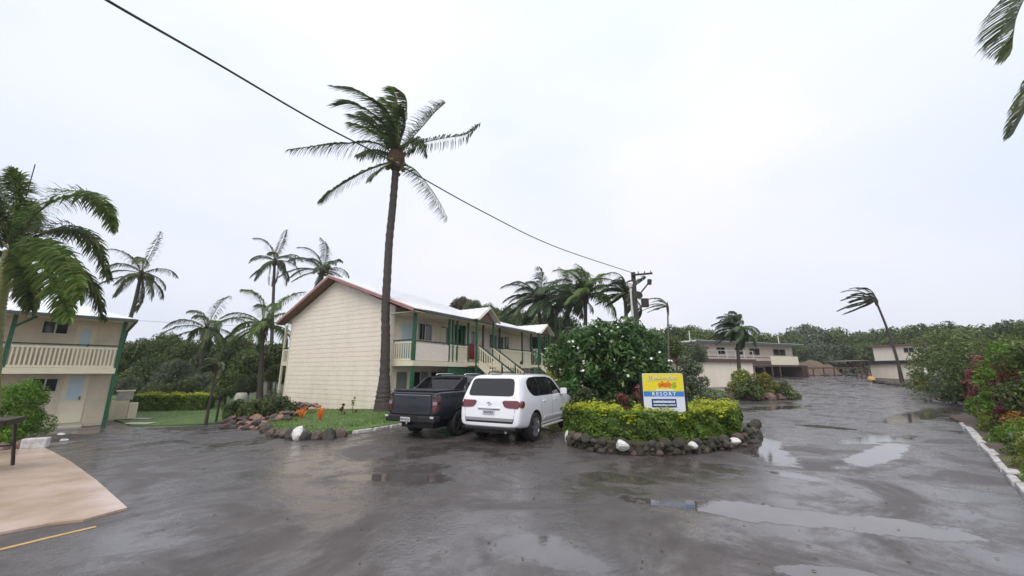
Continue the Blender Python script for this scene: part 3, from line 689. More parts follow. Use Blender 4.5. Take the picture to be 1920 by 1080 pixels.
MB().box(X0, -.5, zev, X1 - .02, WY - .02, zev + .03).build('soffit', M['trim'], lb)
MB().beam((pl0, .03, zev - .5), (pl0 + .55, .03, zev), .08).build('bracket', M['green'], lb)

# ---------- far houses on the right
def simple_house(name, uL, uR, Y, YR, vtop, vbase_z, label, depth=7, **kw):
    a, c = at(uL, 690, Y), at(uR, 690, YR); a.z = c.z = 0; d = c - a; hd = math.degrees(math.atan2(d.x, d.y)); z0 = min(gz(a.x, a.y), gz(c.x, c.y))
    r = empty(name, (a.x, a.y, z0), math.atan2(d.y, d.x), label, 'house'); return r, d.length, z0
hr, HL, hz = simple_house('balcony_house', 1312, 1506, 50, 58, 645, 0, 'cream two storey house with balcony over a dark carport at the road end')
def hz_at(v, Y=56): return at(1450, v, Y).z - hz
zt_, zfl, zbal = hz_at(645), hz_at(684), hz_at(668)
hx1 = HL; hx0 = 0
uu = lambda u: (at(u, 690, 50 + 8 * (u - 1312) / 194).x - hr.location.x) / math.cos(hr.rotation_euler.z)
MB().box(0, 1.2, zfl, HL, 8, zt_ - .1).build('wall', M['cream'], hr)
MB().box(0, 1.4, -.8, uu(1432), 8, zfl - .01).box(uu(1432), 6.5, -.8, HL, 8, zfl - .01).build('wall', M['cream'], hr)
MB().box(-.5, -.3, zt_ - .1, HL + .5, 8.5, zt_ + .08).build('roof', M['roofw'], hr)
MB().box(-.5, -.36, zt_ - .22, HL + .5, -.305, zt_ + .04).build('gutter', M['gutter'], hr)
MB().box(0, 0, zfl - .25, HL, 1.19, zfl - .01).build('balcony_floor', M['brownwood'], hr)
for a, b_ in ((1422, 1442), (1468, 1492), (1328, 1346), (1360, 1376), (1395, 1410)):
    window(hr, 'x', 1.2, uu(a), uu(b_), hz_at(666), hz_at(653), -1, 2)
MB().box(uu(1446), 0, zfl, uu(1499), .06, zbal).build('balustrade_panel', M['trim'], hr)
MB().box(uu(1315), .0, zfl + .9, uu(1446), .05, zfl + 1.0).build('top_rail', M['brownwood'], hr)
MB().box(uu(1315), .0, zfl, uu(1446), .04, zfl + .5).build('balustrade_panel', M['brownwood'], hr)
for u in (1432, 1447, 1462, 1505): post(hr, uu(u), .1, -.8, zfl - .26, .16, M['brownwood'])
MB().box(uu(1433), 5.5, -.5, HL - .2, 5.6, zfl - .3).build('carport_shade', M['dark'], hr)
MB().box(uu(1505), -.6, -.6, uu(1505) + .25, 6, zfl - .1).build('side_wall', M['brownwood'], hr)
for k, u in enumerate((1322, 1493)): MB().tube([(uu(u), 2, zt_), (uu(u), 2, zt_ + 1.5)], .06, 6).build('vent_pipe', M['alum'], hr)

lw, WL, wz = simple_house('garage', 1252, 1424, 38, 43, 672, 0, 'low cream walled garage with dark flat roof edge behind the island shrubs')
lw['category'] = 'garage'
zt2 = at(1330, 678, 40).z - wz; zb2 = -.5
MB().box(0, 0, zb2, WL * .92, 6, zt2).build('wall', M['cream'], lw)
MB().box(-.3, -.3, zt2, WL * .94, 6.3, zt2 + .3).build('roof', M['brownwood'], lw)
for k in (.36, .66): MB().box(WL * k, -.05, zb2, WL * k + .12, -.005, zt2).build('wall_batten', M['trim'], lw)
for x in (.4, 1.1): post(lw, x, -.08, zb2, zt2, .14, M['soffit'])
for k in range(10):
    x = WL * .92 * k / 9; MB().box(x - .03, -.25, zt2 + .3, x + .03, -.19, zt2 + 1.15).build('fence_post', M['alum'], lw)
MB().box(0, -.24, zt2 + 1.15, WL * .92, -.2, zt2 + 1.2).box(0, -.24, zt2 + .7, WL * .92, -.2, zt2 + .74).build('handrail', M['alum'], lw)

rr, RL, rz_ = simple_house('garden_house', 1622, 1760, 54, 47, 645, 0, 'cream two level house with a dark roofed lower garage by the leaning palm')
q_ = lambda v, Y=52: at(1670, v, Y).z - rz_
MB().box(0, 2.5, q_(676), RL, 9, q_(648)).build('wall', M['cream'], rr)
MB().box(-.4, 2.1, q_(648), RL + .4, 9.4, q_(648) + .15).build('roof', M['soffit'], rr)
window(rr, 'x', 2.5, RL * .45, RL * .60, q_(662), q_(652), -1, 2)
MB().box(.6, 0, -1, RL, 2.4, q_(682)).build('wall', M['cream'], rr)
MB().box(.2, -.4, q_(682), RL + .3, 2.45, q_(676.5)).build('roof', M['dark'], rr)
MB().box(.5, -.1, -.2, .58, 0, q_(683)).build('wall_trim', M['trim'], rr)
# brown timber lean-to gate beside it
gt = empty('timber_gate', at(1608, 712, 52), 0, 'open brown timber framed gate beside the cream garage wall', 'gate'); gt.location.z = gz(gt.location.x, gt.location.y)
gw = 1.9
for x in (0, gw * .33, gw * .66, gw): MB().box(x, 0, 0, x + .09, .09, 2.35).build('upright', M['brownwood'], gt)
for z in (.15, 1.05, 2.25): MB().box(.09, .02, z, gw, .07, z + .08).build('cross_bar', M['brownwood'], gt)
MB().hexa([(-2.2, -.3, 2.25), (gw, -.3, 2.4), (gw, 2.5, 2.5), (-2.2, 2.5, 2.35), (-2.2, -.3, 2.31), (gw, -.3, 2.48), (gw, 2.5, 2.58), (-2.2, 2.5, 2.43)]).build('lean_to_roof', M['brownwood'], gt)
# guard rail and earth mound at the end of the road
ga, gb = at(1505, 690, 60), at(1625, 693, 57)
gr = empty('guard_rail', (ga.x, ga.y, gz(ga.x, ga.y)), 0, 'low dark guard rail across the end of the road', 'barrier')
zz = at(1560, 690, 58).z - gr.location.z; v_ = Vector((gb.x - ga.x, gb.y - ga.y, 0))
MB().beam((0, 0, zz), v_ + Vector((0, 0, zz)), .08, .22).build('rail', M['brownwood'], gr)
for k in range(7): p = v_ * k / 6; MB().box(p.x - .06, p.y - .06, -.5, p.x + .06, p.y + .06, zz).build('post', M['brownwood'], gr)
# ================================================================== VEHICLES
def car_loft(st, tilt, m_paint):
    rows = []
    for (x, wd, zb, bl, tp, wr) in st:
        wb = .97 * wd
        pr = [(0, zb), (.8 * wd, zb), (.955 * wd, zb + .05), (.985 * wd, zb + .16 * (bl - zb) + .04), (wd, zb + .45 * (bl - zb)), (.996 * wd, zb + .80 * (bl - zb)), (wb, bl),
              (wr + (wb - wr) * .60, bl + (tp - bl) * .40), (wr + (wb - wr) * .22, bl + (tp - bl) * .80), (wr * .93, bl + (tp - bl) * .955), (wr * .70, tp - .012), (0, tp)]
        rows.append([(x + tilt(x, z), y, z) for y, z in pr])
    n = len(rows[0]); V = []; Fc = []
    ring = 2 * n - 2
    for r in rows:
        V += [(x, y, z) for x, y, z in r] + [(x, -y, z) for x, y, z in reversed(r[1:-1])]
    for i in range(len(rows) - 1):
        for j in range(ring):
            k = (j + 1) % ring; Fc.append((i * ring + j, (i + 1) * ring + j, (i + 1) * ring + k, i * ring + k))
    for base, flip in ((0, False), ((len(rows) - 1) * ring, True)):
        L = lambda k: base + k
        Rr = lambda k: base + (ring - k) % ring if 0 < k < n - 1 else base + k
        for k in range(n - 1):
            f = [L(k), L(k + 1), Rr(k + 1), Rr(k)]
            f = list(dict.fromkeys(f))
            if flip: f = f[::-1]
            Fc.append(tuple(f))
    me = bpy.data.meshes.new('body'); me.from_pydata(V, [], Fc); me.update()
    bm = bmesh.new(); bm.from_mesh(me); bmesh.ops.recalc_face_normals(bm, faces=bm.faces); bm.to_mesh(me); bm.free()
    o = bpy.data.objects.new('body_tmp', me); C.objects.link(o); s = o.modifiers.new('s', 'SUBSURF'); s.levels = 2; s.render_levels = 2
    return o
def bake(o):
    bpy.context.view_layer.update(); dg = bpy.context.evaluated_depsgraph_get(); return bpy.data.meshes.new_from_object(o.evaluated_get(dg))
def make_body(st, tilt, paint, wheels, wr_, ty):
    o = car_loft(st, tilt, paint); me = bake(o); bpy.data.objects.remove(o)
    me.materials.clear(); me.materials.append(paint); me.materials.append(M['dark'])
    o = bpy.data.objects.new('body', me); C.objects.link(o); cs_ = []
    for wx in wheels:
        for sy in (-1, 1):
            mb = MB(); mb.cur = 1
            y0, y1 = sorted((sy * ty, sy * 1.3)); nn = 32; zc = wr_ - .01
            prof = [(wx + (wr_ + .065) * math.cos(2 * math.pi * i / nn), zc + (wr_ + .075) * math.sin(2 * math.pi * i / nn)) for i in range(nn)]
            mb.prism(prof, 'y', y0, y1); cobj = mb.build('cut', [paint, M['dark']]); cs_.append(cobj)
            bm = bmesh.new(); bm.from_mesh(cobj.data); bmesh.ops.recalc_face_normals(bm, faces=bm.faces); bm.to_mesh(cobj.data); bm.free()
            q = o.modifiers.new('b', 'BOOLEAN'); q.operation = 'DIFFERENCE'; q.object = cobj; q.solver = 'EXACT'
    me2 = bake(o); bvh = BVHTree.FromPolygons([v.co for v in me.vertices], [tuple(p.vertices) for p in me.polygons])
    for c in cs_: bpy.data.objects.remove(c)
    bpy.data.objects.remove(o); me2.name = 'body'
    sm = [True] * len(me2.polygons); me2.polygons.foreach_set('use_smooth', sm)
    me2.set_sharp_from_angle(angle=R(38))
    return me2, bvh
def panel(name, bvh, poly, mode, m, root, off=.006, step=.07, back=.03, round_=0, label=None):
    """thin panel that follows the body; mode rear/front: poly in (y,z); right/left: poly in (x,z); top: (x,y)"""
    P = [Vector(p) for p in poly]
    for _ in range(round_):
        Q = []
        for i in range(len(P)):
            a, b_ = P[i], P[(i + 1) % len(P)]; t_ = min(.25, .07 / max((b_ - a).length, 1e-4)); Q += [a.lerp(b_, t_), a.lerp(b_, 1 - t_)]
        P = Q
    # densify edges
    Q = []
    for i in range(len(P)):
        a, b_ = P[i], P[(i + 1) % len(P)]; k = max(1, int((b_ - a).length / step)); Q += [a.lerp(b_, j / k) for j in range(k)]
    P = Q; Pt = [tuple(p) for p in P]
    if sum(P[i].x * P[(i + 1) % len(P)].y - P[(i + 1) % len(P)].x * P[i].y for i in range(len(P))) < 0: P = P[::-1]
    x0, x1, y0, y1 = min(p.x for p in P), max(p.x for p in P), min(p.y for p in P), max(p.y for p in P); pts = list(P)
    for i in range(int((x1 - x0) / step) + 1):
        for j in range(int((y1 - y0) / step) + 1):
            q = Vector((x0 + (i + .5) * step, y0 + (j + .5) * step))
            if inpoly(q.x, q.y, Pt) and min((q - r).length for r in P) > step * .35: pts.append(q)
    vs, es, fs, *_ = delaunay_2d_cdt(pts, [], [list(range(len(P)))], 1, 1e-6)
    D = {'rear': Vector((1, 0, 0)), 'front': Vector((-1, 0, 0)), 'right': Vector((0, 1, 0)), 'left': Vector((0, -1, 0)), 'top': Vector((0, 0, -1))}[mode]
    V = []; Bk = []
    for p in vs:
        if mode in ('rear', 'front'): o_ = Vector((0, p.x, p.y)) - D * 8
        elif mode == 'top': o_ = Vector((p.x, p.y, 0)) - D * 8
        else: o_ = Vector((p.x, 0, p.y)) - D * 8
        h, nrm, *_ = bvh.ray_cast(o_, D)
        k_ = 0
        cx_ = sum((q[0] for q in Pt)) / len(Pt); cy_ = sum((q[1] for q in Pt)) / len(Pt)
        while h is None and k_ < 20:
            k_ += 1; pp = p.lerp(Vector((cx_, cy_)), .05 * k_)
            o2 = (Vector((0, pp.x, pp.y)) if mode in ('rear', 'front') else Vector((pp.x, pp.y, 0)) if mode == 'top' else Vector((pp.x, 0, pp.y))) - D * 8
            h, nrm, *_ = bvh.ray_cast(o2, D)
        if h is None: h = o_ + D * 7.2
        V.append(h - D * off); Bk.append(h + D * back)
    n = len(P); Fc = [tuple(f) for f in fs]; b0 = len(V); V += Bk[:n]; Fc += [(i, (i + 1) % n, b0 + (i + 1) % n, b0 + i) for i in range(n)]
    me = bpy.data.meshes.new(name); me.from_pydata([tuple(v) for v in V], [], Fc); me.materials.append(m); me.update()
    bm = bmesh.new(); bm.from_mesh(me); bmesh.ops.recalc_face_normals(bm, faces=bm.faces); bm.to_mesh(me); bm.free()
    me.polygons.foreach_set('use_smooth', [True] * len(me.polygons)); me.set_sharp_from_angle(angle=R(50))
    o = link(bpy.data.objects.new(name, me), root)
    if label: o['label'] = label
    return o
def strip(bvh, pts, mode, wd, m, root, name='seam', off=.002):
    P = [Vector(p) for p in pts]; L_ = []; Rr = []
    for i, p in enumerate(P):
        d = (P[min(i + 1, len(P) - 1)] - P[max(i - 1, 0)]).normalized(); nn = Vector((-d.y, d.x)) * wd / 2; L_.append(p + nn); Rr.append(p - nn)
    return panel(name, bvh, L_ + Rr[::-1], mode, m, root, off=off, step=.12, back=.01)
paintw = mat('white_car_paint', (0.80, 0.80, 0.82), 0.18, coat=1.0)
paintd = mat('dark_slate_car_paint', (0.010, 0.013, 0.018), 0.35, coat=.45)
plast = mat('black_plastic', (0.014, 0.014, 0.015), 0.5)
tint = mat('tinted_glass', (0.012, 0.011, 0.014), 0.05, spec=0.7)
lampr = mat('red_tail_lamp', (0.13, 0.005, 0.01), 0.12, coat=1.0)
lampd = mat('dark_lamp', (0.05, 0.008, 0.01), 0.15, coat=1.0)
lampw = mat('clear_lamp', (0.55, 0.52, 0.52), 0.15, coat=1.0)
chrome = mat('chrome', (0.75, 0.75, 0.76), 0.15, metal=1.0)
alloy = mat('alloy_rim', (0.60, 0.60, 0.62), 0.3, metal=0.9)
rubber = mat('tyre_rubber', (0.014, 0.014, 0.014), 0.65)
platem = mat('number_plate', (0.50, 0.50, 0.50), 0.35)
platet = mat('plate_lettering', (0.05, 0.03, 0.05), 0.5)
def wheel(root, x, y, r, wdt, rim_m, dark_rim=False):
    sy = 1 if y > 0 else -1
    t_ = MB(); t_.lathe([(r * .68, -wdt / 2), (r * .93, -wdt / 2), (r * .985, -wdt * .40), (r, -wdt * .2), (r, wdt * .2), (r * .985, wdt * .40), (r * .93, wdt / 2), (r * .68, wdt / 2)], 36)
    w_ = t_.build('wheel', rubber, root, smooth=True); w_.location = (x, y, r)
    b_ = MB(); o = sy * wdt / 2
    b_.lathe([(r * .66, -wdt * .3), (r * .66, 0), (r * .69, o * .96), (r * .63, o * .93), (r * .60, o * .55), (r * .60, -wdt * .3)] if sy > 0 else [(r * .66, wdt * .3), (r * .69, o * .96), (r * .63, o * .93), (r * .60, o * .55), (r * .60, wdt * .3)], 36)
    for k in range(6):
        for d_ in (-.13, .13):
            a = 2 * math.pi * k / 6 + d_; a2 = 2 * math.pi * k / 6 + d_ * 1.9
            b_.beam((math.cos(a2) * r * .10, o * .80, math.sin(a2) * r * .10), (math.cos(a) * r * .62, o * .86, math.sin(a) * r * .62), r * .085, wdt * .16, up=Vector((0, 1, 0)))
    b_.lathe([(r * .15, o * .5), (r * .15, o * .92), (0.001, o * .95)], 16)
    b_.build('rim', rim_m, w_)
    d_ = MB(); d_.lathe([(r * .62, o * .2), (.001, o * .2)], 24); d_.build('brake_disc', M['dark'], w_)
def plate(root, x, y, z, s, wd=.37, ht=.13):
    MB().box(x, y - wd / 2, z - ht / 2, x + .02, y + wd / 2, z + ht / 2).build('number_plate', platem, root, bevel=.003)
    mw = Matrix(((0, 0, -1, x - .004), (-1, 0, 0, y), (0, 1, 0, z - .005), (0, 0, 0, 1)))
    text_mesh('plate_lettering', s, .085, platet, root, mw)

# ---------- white four wheel drive
CH = 27.0; fwd = Vector((math.sin(R(CH)), math.cos(R(CH)), 0)); lf = Vector((-fwd.y, fwd.x, 0))
axle = (G(902, 818) + G(1002, 827)) / 2; so = axle - fwd * 1.12
suv = empty('parked_car', (so.x, so.y, gz(so.x, so.y)), R(90 - CH), 'white four wheel drive wagon parked beside the hedge island', 'car')
st = [(0, .90, .50, 1.22, 1.80, .68), (.03, .955, .46, 1.23, 1.865, .73), (.12, .985, .43, 1.24, 1.895, .76), (.45, .99, .38, 1.24, 1.92, .775), (1.1, .99, .36, 1.24, 1.935, .78), (2.0, .99, .36, 1.24, 1.94, .78),
      (2.75, .99, .36, 1.24, 1.925, .775), (3.1, .99, .36, 1.23, 1.87, .76), (3.45, .985, .36, 1.21, 1.62, .77), (3.80, .98, .36, 1.19, 1.30, .83), (3.95, .98, .36, 1.17, 1.235, .84), (4.4, .975, .38, 1.12, 1.20, .83), (4.75, .94, .42, 1.03, 1.10, .80), (4.92, .88, .47, .92, .99, .76), (4.97, .80, .52, .85, .90, .70)]
tl = lambda x, z: (.30 * max(0, min(1, (z - 1.20) / .7)) + .05 * max(0, min(1, (z - .75) / .4)) - .0) * max(0, 1 - x / 1.1)
me, bv = make_body(st, tl, paintw, (1.12, 3.97), .41, .66)
link(bpy.data.objects.new('body', me), suv)
for x in (1.12, 3.97):
    for y in (.845, -.845): wheel(suv, x, y, .405, .27, alloy)
panel('rear_window', bv, [(-.76, 1.30), (.76, 1.30), (.69, 1.79), (-.69, 1.79)], 'rear', tint, suv, round_=2)
for s_ in (-1, 1):
    panel('tail_light', bv, [(s_ * .955, 1.19), (s_ * .40, 1.185), (s_ * .48, 1.02), (s_ * .60, .985), (s_ * .975, .975)], 'rear', lampr, suv, off=.014, round_=1)
    md = 'right' if s_ < 0 else 'left'
    panel('tail_light', bv, [(.06, 1.185), (.30, 1.17), (.34, 1.12), (.32, 1.0), (.03, .985)], md, lampr, suv, off=.012, round_=1)
    panel('side_window', bv, [(.72, 1.70), (.98, 1.81), (1.55, 1.835), (2.40, 1.83), (2.78, 1.77), (3.42, 1.32), (3.44, 1.27), (1.10, 1.27), (.85, 1.36), (.70, 1.53)], md, tint, suv, round_=1)
    for x_ in (1.48, 2.42): strip(bv, [(x_, 1.28), (x_ + .02, 1.55), (x_ - .03, 1.81)], md, .045, plast, suv, 'window_pillar', .010)
    strip(bv, [(1.50, 1.24), (1.56, .95), (1.60, .55)], md, .010, plast, suv); strip(bv, [(2.46, 1.24), (2.46, .50)], md, .010, plast, suv); strip(bv, [(3.38, 1.20), (3.48, .85), (3.44, .5)], md, .010, plast, suv)
    strip(bv, [(1.62, .52), (3.45, .52)], md, .012, plast, suv)
    strip(bv, [(1.75, .62), (3.35, .60)], md, .05, paintw, suv, 'side_moulding', .02)
    for x_ in (1.68, 2.62): MB().box(x_, s_ * .985 - .02, 1.08, x_ + .20, s_ * .985 + .035, 1.11).build('door_handle', chrome if 0 else paintw, suv, bevel=.008)
    mm = MB(); ym = s_ * 1.08; mm.hexa([(3.26, ym - .12, 1.23), (3.40, ym - .10, 1.24), (3.40, ym + .10, 1.24), (3.26, ym + .12, 1.23), (3.27, ym - .12, 1.45), (3.38, ym - .10, 1.42), (3.38, ym + .10, 1.42), (3.27, ym + .12, 1.45)])
    mm.build('mirror', paintw, suv, bevel=.03, smooth=False); MB().beam((3.34, s_ * .93, 1.25), (3.34, ym, 1.26), .07, .05).build('mirror_arm', plast, suv)
    MB().tube([(1.05, s_ * .62, 1.925), (1.12, s_ * .62, 1.975), (2.6, s_ * .62, 1.97), (2.78, s_ * .62, 1.92)], .022, 8).build('roof_rail', plast, suv, smooth=True)
    MB().box(1.62, s_ * .80, .33, 3.44, s_ * 1.0, .38).build('side_step', M['alum'], suv, bevel=.01) if s_ > 0 else MB().box(1.62, -1.0, .33, 3.44, -.80, .38).build('side_step', M['alum'], suv, bevel=.01)
    panel('headlight', bv, [(s_ * .55, .95), (s_ * .86, .97), (s_ * .84, .80), (s_ * .55, .80)], 'front', lampw, suv)
panel('windscreen', bv, [(-.72, 1.27), (.72, 1.27), (.64, 1.83), (-.64, 1.83)], 'front', tint, suv, round_=1)
panel('grille', bv, [(-.48, .95), (.48, .95), (.45, .62), (-.45, .62)], 'front', plast, suv)
panel('bumper_recess', bv, [(-.80, .70), (.80, .70), (.76, .58), (-.76, .58)], 'rear', plast, suv, off=.003)
panel('bumper_strip', bv, [(-.78, .715), (.78, .715), (.76, .635), (-.76, .635)], 'rear', mat('silver_trim', (.38, .37, .38), .3, metal=.6), suv, off=.018)
strip(bv, [(-.80, 1.25), (-.82, .95), (-.79, .72)], 'rear', .010, plast, suv); strip(bv, [(.80, 1.25), (.82, .95), (.79, .72)], 'rear', .010, plast, suv)
panel('garnish', bv, [(-.36, .985), (.36, .985), (.36, .955), (-.36, .955)], 'rear', chrome, suv, off=.03)
panel('garnish', bv, [(-.35, .953), (.35, .953), (.35, .935), (-.35, .935)], 'rear', plast, suv, off=.02)
MB().box(.02, -.84, .36, .42, .84, .50).build('rear_valance', plast, suv, bevel=.05)
MB().box(.3, -.62, .26, 4.6, .62, .50).build('underbody_light_block', plast, suv)  # plain black box for the underbody, added to block light under the wagon
MB().tube([(.06, -.52, .34), (.45, -.52, .36)], .035, 10).build('exhaust', chrome, suv)
hx_, _, _, _ = bv.ray_cast(Vector((-5, 0, 1.08)), Vector((1, 0, 0))); ex_ = hx_.x
em = MB()
def ring_(cy, cz, a, b_, n=20, r=.007):
    pts = [(ex_ - .012, cy + a * math.cos(2 * math.pi * i / n), cz + b_ * math.sin(2 * math.pi * i / n)) for i in range(n + 1)]; em.tube(pts, r, 5)
ring_(0, 1.09, .075, .05); ring_(0, 1.09, .024, .048, r=.006); ring_(0, 1.112, .05, .022, r=.006)
em.build('emblem', chrome, suv, smooth=True)
bx_, _, _, _ = bv.ray_cast(Vector((-5, 0, .87)), Vector((1, 0, 0)))
plate(suv, bx_.x - .03, 0, .868, '410-FX3')
ww = MB(); ww.beam((.37, .25, 1.42), (.30, -.38, 1.34), .02, .02); 
MB().box(.42, -.16, 1.86, .62, .16, 1.90).build('high_brake_light', lampd, suv, bevel=.01)

# ---------- dark utility (pickup) truck
PHD = 26.0; pf = Vector((math.sin(R(PHD)), math.cos(R(PHD)), 0)); plf = Vector((-pf.y, pf.x, 0))
po = G(781, 810) - pf * 1.28 - plf * .80
ute = empty('parked_ute', (po.x, po.y, gz(po.x, po.y)), R(90 - PHD), 'dark slate double cab ute parked left of the white wagon', 'pickup')
st = [(0, .88, .72, 1.24, 1.34, .84), (.03, .935, .66, 1.25, 1.375, .88), (.12, .955, .60, 1.26, 1.39, .90), (.6, .96, .52, 1.26, 1.39, .90), (1.45, .96, .48, 1.26, 1.39, .90), (1.60, .96, .46, 1.26, 1.40, .89),
      (1.66, .96, .46, 1.26, 1.44, .84), (1.76, .96, .46, 1.26, 1.80, .72), (1.95, .96, .46, 1.26, 1.86, .70), (2.4, .96, .46, 1.26, 1.885, .70), (3.1, .96, .46, 1.25, 1.87, .70), (3.5, .96, .46, 1.24, 1.70, .70), (4.05, .955, .46, 1.22, 1.30, .80), (4.2, .955, .48, 1.20, 1.25, .82), (4.9, .94, .5, 1.12, 1.2, .80), (5.25, .88, .52, 1.0, 1.05, .76), (5.33, .8, .56, .9, .95, .7)]
me, bv = make_body(st, lambda x, z: .03 * max(0, min(1, (z - .7) / .6)) * max(0, 1 - x), paintd, (1.28, 4.50), .40, .66)
link(bpy.data.objects.new('body', me), ute)
for x in (1.28, 4.5):
    for y in (.82, -.82): wheel(ute, x, y, .40, .27, mat('dark_rim', (.12, .12, .12), .35, metal=.8))
panel('tailgate', bv, [(-.73, .74), (.73, .74), (.73, 1.31), (-.73, 1.31)], 'rear', paintd, ute, off=.022, round_=1)
panel('tailgate_handle', bv, [(-.13, 1.17), (.13, 1.17), (.13, 1.23), (-.13, 1.23)], 'rear', plast, ute, off=.028)
lh = bv.ray_cast(Vector((-5, 0, 1.22)), Vector((1, 0, 0)))[0].x
strip(bv, [(-.72, 1.325), (.72, 1.325)], 'rear', .022, M['dark'], ute, 'tailgate_gap', .004)
strip(bv, [(-.70, 1.285), (.70, 1.285)], 'rear', .010, chrome, ute, 'tailgate_trim', .027)
for s_ in (-1, 1):
    md = 'right' if s_ < 0 else 'left'
    tlh = panel('tail_light', bv, [(s_ * .76, 1.32), (s_ * .94, 1.32), (s_ * .95, .80), (s_ * .76, .80)], 'rear', lampd, ute, off=.016, round_=1)
    panel('tail_light', bv, [(.03, 1.30), (.20, 1.28), (.16, .85), (.02, .84)], md, lampd, ute, off=.012, round_=1)
    for z_, c_ in ((1.22, lampd), (1.05, mat('smoky_lamp', (.25, .20, .21), .2)), (.90, lampr)): panel('lamp_lens', bv, [(s_ * .79, z_ - .045), (s_ * .92, z_ - .045), (s_ * .92, z_ + .05), (s_ * .79, z_ + .05)], 'rear', c_, tlh, off=.024)
    panel('side_window', bv, [(1.86, 1.40), (1.95, 1.76), (2.2, 1.80), (3.15, 1.79), (3.45, 1.62), (3.80, 1.33), (1.86, 1.31)], md, tint, ute, round_=1)
    for x_ in (2.70,): strip(bv, [(x_, 1.31), (x_, 1.80)], md, .05, plast, ute, 'window_pillar', .010)
    for pp in ([(1.74, 1.30), (1.74, .5)], [(2.72, 1.26), (2.72, .5)], [(3.75, 1.2), (3.75, .5)]): strip(bv, pp, md, .010, plast, ute)
    # sports bar sail behind the cab
    MB().prism([(.95, 1.375), (1.80, 1.375), (1.88, 1.82), (1.62, 1.80)], 'y', *sorted((s_ * .735, s_ * .80))).build('sports_bar', plast, ute, bevel=.012)
    mm = MB(); ym = s_ * 1.06; mm.box(3.56, ym - .12, 1.25, 3.68, ym + .12, 1.48); mm.build('mirror', paintd, ute, bevel=.03)
    MB().beam((3.6, s_ * .90, 1.3), (3.62, ym, 1.3), .06).build('mirror_arm', plast, ute)
    MB().tube([(1.98, s_ * .60, 1.865), (2.05, s_ * .60, 1.91), (3.0, s_ * .60, 1.905), (3.1, s_ * .60, 1.86)], .02, 6).build('roof_rail', chrome, ute, smooth=True)
    MB().box(1.75, min(s_ * .82, s_ * 1.0), .38, 3.95, max(s_ * .82, s_ * 1.0), .43).build('side_step', plast, ute, bevel=.01)
MB().box(1.72, -.74, 1.78, 1.80, .74, 1.84).build('sports_bar', plast, ute, bevel=.01)
panel('rear_window', bv, [(-.62, 1.45), (.62, 1.45), (.58, 1.76), (-.58, 1.76)], 'rear', tint, ute, off=.006, round_=1)
panel('windscreen', bv, [(-.70, 1.33), (.70, 1.33), (.60, 1.78), (-.60, 1.78)], 'front', tint, ute, round_=1)
MB().box(.10, -.84, 1.385, 1.62, .84, 1.43).build('tonneau_cover', plast, ute, bevel=.015)
MB().box(-.10, -.93, .50, .22, .93, .70).build('bumper', plast, ute, bevel=.04)
MB().box(-.115, -.32, .62, -.101, .32, .70).build('bumper_step', M['dark'], ute)
for y in (-.86, .86): MB().box(-.118, y - .06, .64, -.102, y + .06, .70).build('reflector', lampw, ute)
plate(ute, -.125, .12, .585, '783 WTA')
MB().box(-.20, -.03, .42, .1, .03, .48).build('tow_bar', plast, ute); MB().tube([(-.18, 0, .47), (-.18, 0, .55)], .028, 10).build('tow_ball', chrome, ute)
MB().box(.3, -.6, .30, 4.8, .6, .56).build('underbody_light_block', plast, ute)  # same added black box below the ute, keeps light out underneath
